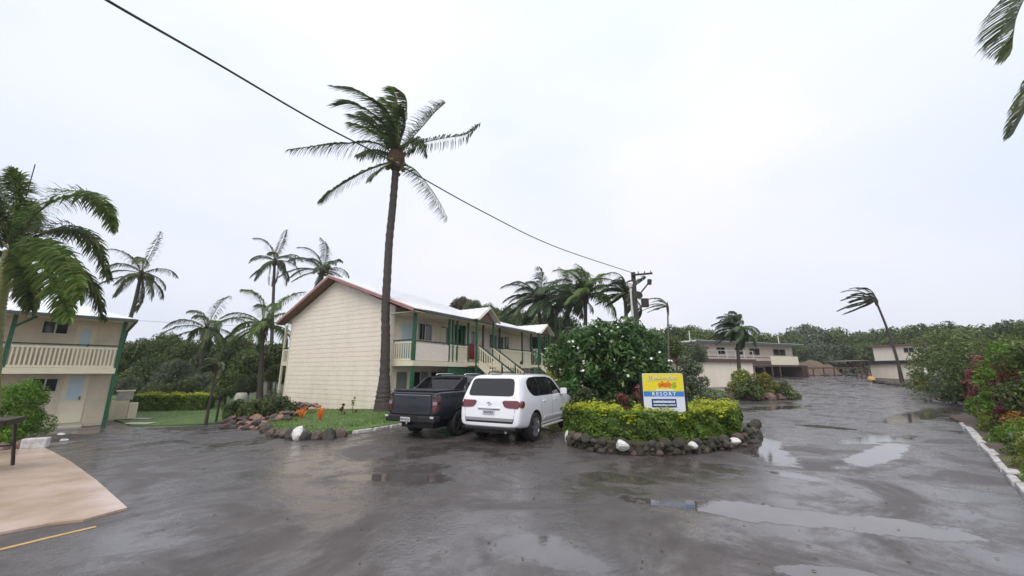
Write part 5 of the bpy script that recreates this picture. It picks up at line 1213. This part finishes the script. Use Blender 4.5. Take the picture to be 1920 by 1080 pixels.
text_mesh('lettering', 'RESORT', .135, wtx, sr, XZ(-.0, z0 + H_ * .425), spacing=1.45)
# the pale script heading and small lines are too soft in the photograph to read: strokes of the same size and rhythm
pale = mat('sign_script', (.62, .56, .52), .4); r = random.Random(2)
mb = MB(); x = -W_ * .36; zc_ = z0 + H_ * .865
def stroke(pts, r_=.011): mb.tube([(x_, -.010, z_) for x_, z_ in pts], r_, 5)
stroke([(x, zc_ - .08), (x + .02, zc_ + .09), (x + .06, zc_ - .06), (x + .10, zc_ + .09), (x + .13, zc_ - .08)], .014); x += .16
while x < W_ * .33:
    k = r.choice((0, 0, 1, 2)); w__ = r.uniform(.05, .07)
    if k == 0: stroke([(x, zc_ - .04), (x + w__ * .3, zc_ + .03), (x + w__ * .7, zc_ - .04), (x + w__, zc_)])
    elif k == 1: stroke([(x, zc_ - .04), (x + w__ * .4, zc_ + .08), (x + w__ * .5, zc_ - .03), (x + w__, zc_ - .02)])
    else: stroke([(x + w__, zc_ + .02), (x + w__ * .3, zc_ + .03), (x, zc_ - .01), (x + w__ * .4, zc_ - .045), (x + w__, zc_ - .02)])
    x += w__ + .008
mb.build('script_heading', pale, sr)
org = mat('sign_orange', (.80, .20, .01), .4, 0, 20, col2=(.55, .06, .01)); mb = MB()
mb.prism([(.05 + .085 * math.cos(6.283 * i / 20), z0 + H_ * .675 + .06 * math.sin(6.283 * i / 20)) for i in range(20)], 'y', -.012, -.005)
for a_ in (0, .5, 1.0, 2.1, 2.7, 3.14, 3.6, 5.7):
    c_, s__ = math.cos(a_), math.sin(a_); mb.beam((.05 + c_ * .09, -.009, z0 + H_ * .675 + s__ * .065), (.05 + c_ * .19, -.009, z0 + H_ * .675 + s__ * .115), .03, .006, up=Vector((0, 1, 0)))
mb.build('sun_emblem', org, sr)
MB().prism([(.24, z0 + H_ * .58), (.36, z0 + H_ * .6), (.34, z0 + H_ * .76), (.25, z0 + H_ * .74)], 'y', -.008, -.0045).build('green_patch', mat('sign_green', (.25, .45, .03), .4), sr)
mb = MB()
for (zz_, xa_, xb_, hh_) in ((z0 + H_ * .535, -.20, .24, .022), (z0 + H_ * .215, -W_ * .27, W_ * .25, .03), (z0 + H_ * .125, -W_ * .27, W_ * .26, .018)):
    x = xa_
    while x < xb_:
        d_ = r.uniform(.018, .03); mb.box(x, -.010, zz_ - hh_, x + d_, -.0065, zz_ + hh_ * r.uniform(.6, 1)); x += d_ + .009
mb.build('fine_print', wtx, sr)['kind'] = 'stuff'
# ---- shrubs of the island and beds
bpx('shrub', 'grey green leafy bush climbing right behind the sign', 1290, 14.8, 640, 38, 'leaf_g', 41, n=4200, size=.12, k=22, low=.05, rr_=.33)
bpx('shrub', 'low spreading grey green bush at the right end of the island', 1335, 15.2, 725, 40, 'leaf_g', 42, n=2200, size=.12, k=14)
bpx('shrub', 'yellowish soft bush between the frangipani and the white wagon', 1065, 17.5, 690, 32, 'leaf_y', 43, n=1800, size=.12, k=12)
bpx('cordyline', 'pinkish red leaved cordyline left of the sign', 1164, 13.9, 722, 14, 'leaf_pk', 44, n=420, size=.26, k=5, aspect=.16, z0=.2)
bpx('cordyline', 'tall dusky red cordyline touching the left edge of the sign', 1196, 13.6, 706, 12, 'leaf_pk', 45, n=380, size=.24, k=6, aspect=.16, z0=.2)
for k, (u, vt, hw, lab) in enumerate(((1100, 712, 40, 'dark leafy undergrowth below the left side of the frangipani'), (1160, 735, 38, 'dark leafy undergrowth below the middle of the frangipani'), (1228, 700, 34, 'dark leafy undergrowth right behind the sign board'))):
    bpx('undergrowth', lab, u, 14.6, vt, hw, 'leaf_d', 46 + k, n=2200, size=.15, k=14, low=.05)
# left bed
for k, (u, Yb, vt, hw, m, lab) in enumerate(((452, 19.6, 745, 22, 'leaf_m', 'low green shrub at the left end of the loose rock pile'), (492, 19.3, 738, 26, 'leaf_m', 'rounded green shrub behind the middle of the loose rock pile'), (535, 19.3, 735, 26, 'leaf_d', 'dark shrub against the left corner of the gable wall'), (515, 20.3, 728, 26, 'leaf_g', 'greyish shrub just left of the gable corner'))):
    bpx('shrub', lab, u, Yb, vt, hw, m, 60 + k, n=1900, size=.13, k=12, low=.05)
def blades(name, label, p, n, L_, wd_, m, seed, spread=.9, cat='plant'):
    root = empty(name, p, 0, label, cat); r = random.Random(seed)
    me = None
    for i in range(n):
        a = 2.4 * i + r.uniform(-.2, .2); tl_ = spread * (.25 + .75 * i / n); q = MB(); l_ = L_ * r.uniform(.8, 1.1)
        P = [Vector((0, 0, 0)), Vector((math.sin(tl_) * l_ * .5, 0, math.cos(tl_) * l_ * .55)), Vector((math.sin(tl_) * l_ * .95, 0, math.cos(tl_) * l_ * .9))]
        q.add([P[0] + Vector((0, -wd_ * .4, 0)), P[0] + Vector((0, wd_ * .4, 0)), P[1] + Vector((0, wd_ / 2, 0)), P[2], P[1] + Vector((0, -wd_ / 2, 0))], [(0, 1, 2, 4), (4, 2, 3)])
        o = q.build('leaf', m, root); o.rotation_euler = (0, 0, a)
    return root
p = G(564, 792); blades('bromeliad', 'orange spiky bromeliad nearer the loose rocks', gp(p.x, p.y, .18), 12, .66, .075, M['brom'], 1)
p = G(599, 797); blades('bromeliad', 'pinkish orange pointed bromeliad nearer the coconut palm', gp(p.x, p.y, .18), 10, .66, .10, M['brom'], 2, spread=.55)
for k, (u, v, h_, lab) in enumerate(((661, 782, .65, 'small yellow green seedling close to the gable wall'), (641, 786, .45, 'tiny dark seedling left of the yellow green one'))):
    p = G(u, v); bush('seedling', lab, p.x, p.y, .16, h_ * 1.6, 'leaf_y' if k == 0 else 'leaf_red', 70 + k, n=60, size=.12, k=4, cat='plant', stems=2, z=gz(p.x, p.y) + .15)
# left edge shrub and its stones
p = G(22, 838); bush('shrub', 'bright green feathery shrub in front of the left building', p.x - .95, p.y + .6, .85, at(20, 698, p.y).z - gz(p.x, p.y) + .2, 'leaf_b', 80, n=15000, size=.10, k=30, aspect=.28, low=.05, rr_=.36)
sb = empty('rock_border', G(40, 840), 0, 'few tan rocks under the bright green shrub by the patio', 'rock border'); rocks(sb, gl([(-20, 846), (20, 845), (60, 840)]), .22, ('rockb', 'rockr'), .8)
p = G(64, 842); o = MB().box(-.27, -.14, 0, .27, .14, .30).build('white_block', M['rockw'], None, bevel=.03); o.location = gp(p.x, p.y, .02); o.rotation_euler = (0, 0, .5); tag(o, 'white painted block at the far corner of the pink patio', 'block')
for k, (u, v, lab) in enumerate(((115, 815, 'small white scrap on the asphalt nearer the left building'), (120, 826, 'small white scrap lying nearer the patio'))):
    p = G(u, v); o = MB().hexa([(-.12, -.05, 0), (.10, -.06, 0), (.12, .05, 0), (-.1, .06, 0), (-.10, -.03, .05), (.08, -.03, .03), (.10, .03, .04), (-.07, .04, .06)]).build('litter', M['white']); o.location = gp(p.x, p.y, .004); o.rotation_euler = (0, 0, k * 1.1); tag(o, lab, 'litter')
# grey-beige service boxes beside left building
p = G(211, 788); ub = empty('meter_cabinet', gp(p.x + .15, p.y + .3), R(45), 'beige stepped service cabinet standing beside the corner of the left building', 'cabinet')
MB().box(-.50, -.3, 0, .15, .3, .95).build('base', M['cream_l'], ub, bevel=.02); MB().box(.16, -.25, 0, .50, .25, .80).build('base', M['trim'], ub, bevel=.02); MB().box(-.35, -.3, .96, .25, .25, 1.38).build('cabinet_box', M['conc'], ub, bevel=.02); MB().box(-.40, -.34, 1.38, .30, .29, 1.43).build('lid', M['trim'], ub)
for k, (u, v, lab) in enumerate(((258, 788, 'pale stepping slab on the lawn nearer the hedge'), (262, 797, 'pale stepping slab on the lawn nearer the asphalt'))):
    p = G(u, v); o = MB().box(-.55, -.16, 0, .55, .16, .05).build('stepping_slab', M['conc'], bevel=.02); o.location = gp(p.x, p.y, .05); tag(o, lab, 'paving slab')
p = G(418, 770); o = MB().lathe([(.01, 0), (.35, 0), (.42, .3), (.38, .8), (.28, 1.0), (.01, 1.02)], 12, 'z').build('boulder', M['conc'], None, smooth=True); o.location = gp(p.x, p.y + 1.5); tag(o, 'pale rounded boulder on the lawn behind the palm sapling', 'boulder')
# table at the left edge
tp_ = G(-12, 893); tbl = empty('outdoor_table', (tp_.x - .75, tp_.y + .15, tp_.z + .03), R(35), 'dark slatted outdoor table cut off by the left edge', 'table')
th_ = 1.02
for k in range(7): MB().box(-.48 + k * .14, -.48, th_ - .035, -.48 + k * .14 + .12, .48, th_).build('slat', M['tablewood'], tbl, bevel=.005)
MB().box(-.44, -.44, th_ - .12, .44, -.41, th_ - .036).box(-.44, .41, th_ - .12, .44, .44, th_ - .036).box(-.47, -.40, th_ - .12, -.44, .40, th_ - .036).box(.44, -.40, th_ - .12, .47, .40, th_ - .036).build('apron', M['tablewood'], tbl)
for sx_ in (-1, 1):
    for sy_ in (-1, 1): MB().beam((sx_ * .46, sy_ * .46, 0), (sx_ * .36, sy_ * .36, th_ - .12), .045).build('leg', M['tablewood'], tbl)
for s_ in (-1, 1): MB().beam((-.42, s_ * .42, .42), (.42, s_ * .42, .42), .035).build('stretcher', M['tablewood'], tbl)
# ---- far planter island
i2 = smoothpoly(gl([(1362, 744), (1400, 748), (1480, 747), (1483, 738), (1440, 732), (1375, 734)]), 1)
tag(sheet('far_island_soil', i2, .3, 1.5, M['soil'], skirt=.4), kind='structure')
ir2 = empty('island_rock_edging', G(1420, 747), 0, 'brown rock edging of the distant planter on the driveway', 'rock border'); rocks(ir2, gl([(1360, 746), (1400, 750), (1482, 749), (1487, 740)]), .38, ('rockb', 'rockg', 'rockr'), .8)
for k, (u, Yb, vt, hw, m, lab) in enumerate(((1387, 29.5, 684, 25, 'leaf_y', 'yellow green shrub on the left of the distant planter'), (1428, 29, 692, 24, 'leaf_cr', 'orange yellow croton in the middle of the distant planter'), (1402, 28, 708, 26, 'leaf_m', 'dark green shrub at the foot of the distant planter'), (1462, 29, 718, 24, 'leaf_m', 'low strappy green clump at the right end of the distant planter'))):
    bpx('shrub', lab, u, Yb, vt, hw, m, 100 + k, n=1500, size=.22, k=11)
for k in range(2):
    p = at(1478 + 0 * k, 700, 27); 
# ---- cactus like shrubs by the stairs
s1, s2 = ms(965, 690)[0], 0
for k, (u, Yb, vt, hw, lab) in enumerate(((950, 26, 664, 9, 'slim upright cactus like shrub left of the pair by the stairs'), (975, 26, 655, 13, 'taller upright cactus like shrub right of the pair by the stairs'))):
    bpx('upright_shrub', lab, u, Yb, vt, hw, 'leaf_m', 110 + k, n=900, size=.18, k=9, low=.1, rr_=.25)
bpx('shrub', 'green bush at the foot of the second staircase', 1035, 24, 672, 22, 'leaf_y', 113, n=1500, size=.16, k=10)
# ================================================================== RIGHT GARDEN
RG = [ # u, Y, vtop, halfwidth px, material, n, size, label
 (1785, 40, 602, 56, 'leaf_m', 3600, .34, 'large green tree hiding the right end of the garden house'),
 (1738, 36, 696, 24, 'leaf_y', 1600, .26, 'yellow green bush beside the cream garage wall'),
 (1796, 30, 594, 62, 'leaf_m', 4500, .26, 'tall olive green tree in the middle of the right garden'),
 (1775, 26, 690, 34, 'leaf_g', 1500, .2, 'grey green low bush near the far white kerb'),
 (1812, 24, 672, 32, 'leaf_d', 2000, .2, 'dark green bush in front of the tall olive tree'),
 (1838, 23, 592, 64, 'leaf_m', 4500, .2, 'broad mid green tree near the right edge'),
 (1905, 20, 588, 64, 'leaf_m', 5000, .18, 'tall dark leafed tree at the right edge'),
 (1858, 17.5, 655, 34, 'leaf_red', 3000, .2, 'dark red leaved shrub standing tallest among the right garden shrubs'),
 (1842, 20, 640, 26, 'leaf_pk', 1100, .26, 'pinkish red shrub behind the dark red one'),
 (1905, 14.5, 625, 60, 'leaf_b', 4500, .17, 'bright green shrub above the red leaved shrubs'),
 (1925, 13.0, 700, 44, 'leaf_d', 3500, .16, 'dark green shrub at the right edge below the bright one'),
 (1872, 15.8, 712, 32, 'leaf_b', 2600, .13, 'bright green shrub near the far end of the white kerb'),
 (1915, 12.3, 742, 40, 'leaf_red', 1800, .18, 'low dark red shrub half hidden at the right edge'),
 (1868, 14.3, 758, 28, 'leaf_m', 2200, .11, 'small green shrub directly behind the white kerb'),
 (1896, 11.4, 768, 40, 'leaf_or', 2400, .15, 'orange tinged croton behind the white kerb'),
 (1945, 9.3, 780, 62, 'leaf_b', 3200, .10, 'lush green ground shrub nearest the camera on the right'),
 (1893, 12.6, 655, 34, 'leaf_red', 2600, .17, 'deep red shrub beside the bright green one at the right edge'),
 (1940, 11.6, 606, 56, 'leaf_m', 5200, .14, 'tallest green shrub cut by the right edge'),
 (1800, 25, 712, 20, 'leaf_m', 900, .16, 'little green shrub by the kerb at the road bend')]
for k, (u, Yb, vt, hw, m, n, sz, lab) in enumerate(RG): bpx('garden_tree' if 'tree' in lab else 'shrub', lab, u, Yb, vt, hw, m, 130 + k, n=n, size=sz, k=18, low=.05, cat='tree' if 'tree' in lab else 'shrub', aspect=.3 if m in ('leaf_or', 'leaf_red', 'leaf_pk') else .45)
for k, (u, v, lab) in enumerate(((1736, 697, 'left white garden ornament among the shrubs near the garage'), (1757, 697, 'right white garden ornament among the shrubs near the garage'))):
    q = at(u, v, 31); o = MB().lathe([(.01, -.3), (.10, -.28), (.14, -.1), (.10, .08), (.05, .12), (.09, .2), (.06, .28), (.01, .3)], 10, 'z').build('garden_ornament', M['white'], smooth=True)
    o.location = (q.x, q.y, q.z); MBp = MB().tube([(0, 0, -.29), (0, 0, gz(q.x, q.y) - q.z)], .03, 6).build('stake', M['wood'], o); tag(o, lab, 'ornament')
rk = empty('rock_border', G(1680, 716), 0, 'brown rock edging below the cream garage wall', 'rock border'); rocks(rk, gl([(1640, 717), (1680, 723), (1730, 727), (1760, 730)]), .42, ('rockb', 'rockg'), .7)
for k, (u, v, lab) in enumerate(((1634, 715, 'orange tinted stone at the corner of the timber gate'), (1752, 728, 'orange yellow stone lying by the road bend'))):
    p = G(u, v); tag(put('painted_stone', rock_mesh(50 + k, mat('orange_stone', (.62, .36, .14), .6, .2, 5)), None, gp(p.x, p.y, .25), (0, 0, k), (.5 + .5 * k, .4, .4 - .1 * k)), lab, 'stone')
kk = 0
for i in range(1, len(kerb_w)):
    a, c = kerb_w[i - 1], kerb_w[i]
    for t_ in (.2, .7):
        p = a.lerp(c, t_); nrm_ = Vector((.70, -.71, 0)); p = p + nrm_ * (.62 + .2 * (kk % 2)); kk += 1
        m = ('leaf_b', 'leaf_m', 'leaf_or', 'leaf_b', 'leaf_d', 'leaf_y')[kk % 6]
        o = bush('ground_shrub', 'knee high leafy plant in the row spilling over the right-hand kerb', p.x, p.y, .5, .55 + .2 * (kk % 3), m, 400 + kk, n=1500, size=.11, k=11, low=.02, group='low plants along the right kerb', aspect=.35)
for i in range(14):
    t_ = (i + .5) / 14; p = kerb_w[0].lerp(kerb_w[-1], t_) + Vector((.70, -.71, 0)) * (1.55 + .5 * (i % 2)); 
    bush('garden_shrub', 'waist high mixed shrub filling the right garden behind the kerb plants', p.x, p.y, .75, 1.15 + .3 * (i % 3), ('leaf_m', 'leaf_b', 'leaf_red', 'leaf_m', 'leaf_y', 'leaf_d')[i % 6], 430 + i, n=1700, size=.15, k=12, low=.02, group='mixed shrubs filling the right garden', aspect=.35)
# earth mound at the road end
mr_ = at(1550, 690, 66); md = grid('earth_mound', -5, 5, -5, 5, .5, lambda x, y: 3.3 * max(0, 1 - (x / 4.6) ** 2 - (y / 4.6) ** 2) ** .55 + .35 * math.sin(x * 2.3 + y) * math.cos(y * 1.9) + .2 * math.sin(x * 5.1) - .4, M['hill']); md.location = (mr_.x, 70, gz(mr_.x, 70) - .6)
rk = empty('rock_pile', gp(at(1550, 690, 62).x, 62), 0, 'heap of broken rocks behind the guard rail at the road end', 'rock pile')
rocks(rk, [gp(at(1510, 690, 62).x, 62), gp(at(1610, 690, 62).x, 61)], .42, ('rockb', 'rockg', 'rockr'), .6, spread=.8)
# ================================================================== BACKGROUND WOOD
PR = []
for i in range(7):
    m = ('leaf_m', 'leaf_m', 'leaf_d', 'leaf_g', 'leaf_br', 'leaf_g', 'leaf_m')[i]
    cl_ = clumps_for(1.0, 1.0, 1.15, 26, 200 + i, .12, .30)
    fm = leaf_mesh('foliage', cl_, 6500, .105, M[m], 210 + i, .5, .3, .6)
    mb = MB()
    for c in cl_[::3]: mb.tube([(0, 0, .1), (c[0] * .5, c[1] * .5, c[2] * .6), (c[0], c[1], c[2])], [.022, .014, .005], 5)
    q = mb.build('branches', M['bark']); tm = q.data; bpy.data.objects.remove(q); PR.append((fm, tm))
q = MB().tube([(0, 0, 0), (.15, 0, .3), (-.1, .05, .7), (0, 0, 1)], [1.5, 1, .8, .5], 8).build('trunk', M['bark'], smooth=True); TRK = q.data; bpy.data.objects.remove(q)
def tree(u, Yb, vt, hw, pr, label, group, seed, hscale=None):
    p = at(u, 700, Yb); z0 = gz(p.x, Yb); top = at(u, vt, Yb).z; s = hw * Yb / F; h = top - z0
    label = ('mid green', 'mid green', 'dark green', 'grey green', 'brownish', 'grey green', 'mid green')[pr] + ' ' + label.replace('pale green ', '').replace('leafy ', '').replace('dark wood', 'wood')
    root = empty('tree', (p.x, Yb, z0), random.Random(seed).uniform(0, 6), label, 'tree', group)
    fm, tm = PR[pr]; zs = min(h / 1.5, s * 1.25); zoff = h - 1.15 * zs
    put('crown', fm, root, (0, 0, zoff), (0, 0, 0), (s, s, zs)); put('branches', tm, root, (0, 0, zoff), (0, 0, 0), (s, s, zs)); put('trunk', TRK, root, (0, 0, -.4), (0, 0, 0), (s * .045, s * .045, zoff + .4 + zs * .3)); return root
WL_ = [ # left wood: u, Y, vtop, half width px, proto
 (232, 40, 640, 30, 4), (262, 36, 632, 36, 1), (300, 38, 622, 40, 0), (345, 36, 634, 36, 6), (330, 31, 672, 34, 3), (285, 33, 668, 34, 2), (250, 32, 690, 28, 0), (400, 34, 640, 40, 2), (440, 36, 625, 40, 6), (470, 32, 650, 38, 0),
 (430, 29, 690, 34, 1), (510, 33, 640, 34, 2), (380, 30, 695, 34, 5), (205, 34, 660, 30, 0), (520, 30, 680, 24, 6), (350, 28, 712, 28, 2), (465, 28, 700, 26, 2), (300, 27.5, 715, 26, 6), (245, 28, 705, 22, 3), (410, 27, 722, 24, 0)]
for k, (u, Yb, vt, hw, pr) in enumerate(WL_): tree(u, Yb, vt, hw, pr, 'leafy tree in the dense dark wood behind the lawn and hedge', 'trees of the wood behind the lawn', k)
WM = [(860, 62, 556, 26, 4), (885, 60, 560, 22, 0), (915, 58, 568, 30, 6), (950, 60, 572, 34, 0), (985, 50, 580, 36, 2), (1025, 46, 585, 40, 1), (1060, 44, 590, 40, 2), (930, 50, 600, 28, 1), (1040, 36, 620, 34, 1), (1000, 34, 622, 22, 3)]
for k, (u, Yb, vt, hw, pr) in enumerate(WM): tree(u, Yb, vt, hw, pr, 'tree standing behind the motel roof between it and the power pole', 'trees behind the motel block', 40 + k)
WR = [(1225, 60, 612, 40, 0), (1270, 62, 610, 40, 2), (1300, 60, 608, 34, 6), (1340, 68, 615, 36, 0), (1375, 66, 618, 36, 2), (1440, 70, 622, 34, 1), (1410, 72, 626, 36, 2), (1258, 34, 625, 32, 1), (1305, 36, 640, 26, 3), (1268, 40, 640, 30, 2)]
for k, (u, Yb, vt, hw, pr) in enumerate(WR): tree(u, Yb, vt, hw, pr, 'tree behind the low garage and the balcony house', 'trees behind the garage and balcony house', 60 + k)
WF = [(1482, 80, 622, 34, 1), (1522, 84, 608, 46, 3), (1578, 82, 612, 40, 0), (1622, 84, 622, 34, 3), (1662, 80, 614, 40, 1), (1540, 76, 642, 40, 3), (1490, 76, 640, 30, 1), (1600, 76, 640, 40, 2), (1640, 72, 640, 34, 1), (1700, 66, 612, 40, 2), (1690, 60, 628, 30, 1)]
for k, (u, Yb, vt, hw, pr) in enumerate(WF): tree(u, Yb, vt, hw, pr, 'pale green tree on the rise beyond the end of the road', 'trees beyond the end of the road', 80 + k)
WE = [(1740, 60, 606, 44, 1), (1790, 55, 604, 44, 2), (1850, 50, 606, 50, 0), (1910, 46, 600, 50, 2), (1960, 30, 605, 60, 1), (2050, 30, 590, 60, 2)]
for k, (u, Yb, vt, hw, pr) in enumerate(WE): tree(u, Yb, vt, hw, pr, 'tree of the belt behind the right garden', 'trees behind the right garden', 100 + k)
WO = [(-60, 40, 620, 60, 1), (-180, 38, 600, 70, 0), (20, 44, 640, 50, 2), (110, 42, 630, 40, 6), (160, 42, 640, 36, 2), (600, 60, 640, 40, 0), (680, 60, 640, 40, 2), (560, 50, 650, 30, 1)]
for k, (u, Yb, vt, hw, pr) in enumerate(WO): tree(u, Yb, vt, hw, pr, 'tree screened by the left building or the gable block', 'trees screened by the buildings', 120 + k)
# far wooded hill
def hillz(x, y):
    d = math.hypot(x * .8 - 90, y - 210); return 9.5 * math.exp(-(d / 95) ** 2) + 1.5 * math.sin(x * .05) * math.cos(y * .045) - 1.0
grid('hill', -260, 420, 100, 420, 10, hillz, M['under'])
fmh, _ = PR[0]; g_ = random.Random(9); V = []
cl_ = []
for i in range(900):
    x, y = g_.uniform(-220, 330), g_.uniform(100, 230); s = g_.uniform(2.5, 5); s *= g_.choice((.6, .8, 1, 1.3, 1.6)); cl_.append((x, y, hillz(x, y) + s * .6, s))
wood = link(bpy.data.objects.new('wood', leaf_mesh('wood', cl_, 100000, 1.3, M['leaf_hill'], 300, .6, .3, .5))); tag(wood, 'far wooded hillside reading as one green mass', 'wood', kind='stuff')
# ================================================================== POWER POLE AND LINE
pY = 27.0; pt = at(1187, 511, pY); pole = empty('power_pole', (pt.x, pY, gz(pt.x, pY)), 0, 'dark timber power pole with crossarm rising behind the flowering tree', 'pole'); hz_ = pt.z - pole.location.z
MB().tube([(0, 0, -.3), (0, 0, hz_ * .5), (0, 0, hz_)], [.20, .18, .16], 12).build('pole_shaft', M['wood'], pole, smooth=True)
MB().beam((-.15, -.24, hz_ - .25), (1.30, -.24, hz_ - .12), .12, .12).build('crossarm', M['wood'], pole)
MB().tube([(-.36, -.3, hz_ * .45), (-.36, -.3, hz_ - 1.15)], .07, 8).build('conduit', M['alum'], pole); MB().tube([(-.36, -.3, hz_ - 1.15), (-.36, -.3, hz_ - .9), (-.2, -.35, hz_ - .82)], [.13, .18, .08], 10).build('lamp_head', M['white'], pole)
MB().beam((0, -.2, hz_ - 2.0), (1.0, -.3, hz_ - .8), .10).build('stay_bracket', M['wood'], pole)
MB().tube([(1.0, -.3, hz_ - .95), (1.05, -.3, hz_ - .6)], [.16, .16], 8).build('insulator', M['wood'], pole)
MB().box(.35, -.5, hz_ - 2.6, .8, -.2, hz_ - 2.0).build('junction_box', M['wood'], pole)
for k in range(3): MB().tube([(.3 + .45 * k, -.24, hz_ - .16 + .03 * k), (.3 + .45 * k, -.24, hz_ + .02 + .03 * k)], [.05, .03], 8).build('insulator', M['gutter'], pole)
# service line: passes overhead from behind the camera to the pole
ends = [at(120, -55, 4.4), at(200, 0, 5.0), at(400, 115, 6.9), at(600, 232, 9.6), at(742, 306, 12.2), at(900, 394, 15.9), at(1040, 462, 20.6), at(1187, 512, 26.8)]
q0 = ends[0] + (ends[0] - ends[1]) * 3
pw = spline([q0] + ends, 90)
o = MB().tube(pw, .024, 8).build('power_line', M['cable'], None, smooth=True); tag(o, 'thick black overhead cable running from the top left to the power pole', 'cable')
wa, wb_ = at(245, 600, 34), at(520, 612, 34)
o = MB().tube([wa, (wa + wb_) / 2 - Vector((0, 0, .15)), wb_], .012, 5).build('overhead_wire', M['gutter']); tag(o, 'thin distant wire crossing above the wood beside the left roof', 'wire')
wa, wb_ = at(1500, 658, 57.5), at(1700, 640, 46)

# wind-blown leaf litter on the asphalt
g = random.Random(21); V = []; nL = 0
while nL < 150:
    if nL % 3: 
        u_, v_ = g.uniform(40, 1880), 800 + 280 * g.random() ** 1.3
    else: u_, v_ = g.choice(((1100 + 300 * g.random(), 852 + 25 * g.random()), (500 + 200 * g.random(), 825 + 14 * g.random()), (1800 + 100 * g.random(), 830 + 95 * g.random())))
    p = G(u_, v_)
    if v_ > 840 and u_ < 240 or (1060 < u_ < 1415 and v_ < 850): continue
    a = g.uniform(0, 6.3); s_ = g.uniform(.015, .035); ca, sa = math.cos(a) * s_, math.sin(a) * s_
    V += [(p.x - ca, p.y - sa, p.z + .008), (p.x - sa * .4, p.y + ca * .4, p.z + .014), (p.x + ca, p.y + sa, p.z + .008), (p.x + sa * .4, p.y - ca * .4, p.z + .014)]; nL += 1
lt = link(bpy.data.objects.new('leaf_litter', npmesh('leaf_litter', V, np.arange(len(V)), [4] * nL, leafmat('litter_leaf', (.10, .06, .02), (.30, .24, .08), (.12, .18, .04))))); tag(lt, 'scattered wet fallen leaves on the asphalt', 'leaf litter', kind='stuff')
# ================================================================== HAZE (light rain in the air)
hb_ = MB().box(-270, -30, -3, 440, 430, 40).build('haze', None); hb_.data.materials.clear(); tag(hb_, kind='stuff')
hm = bpy.data.materials.new('haze'); hm.use_nodes = True; t = hm.node_tree; t.nodes.clear(); o_ = t.nodes.new('ShaderNodeOutputMaterial'); vp = t.nodes.new('ShaderNodeVolumePrincipled')
vp.inputs['Color'].default_value = (0.95, 0.97, 1.0, 1); vp.inputs['Density'].default_value = 0.0006; vp.inputs['Anisotropy'].default_value = 0.2
t.links.new(vp.outputs[0], o_.inputs['Volume']); hb_.data.materials.append(hm)
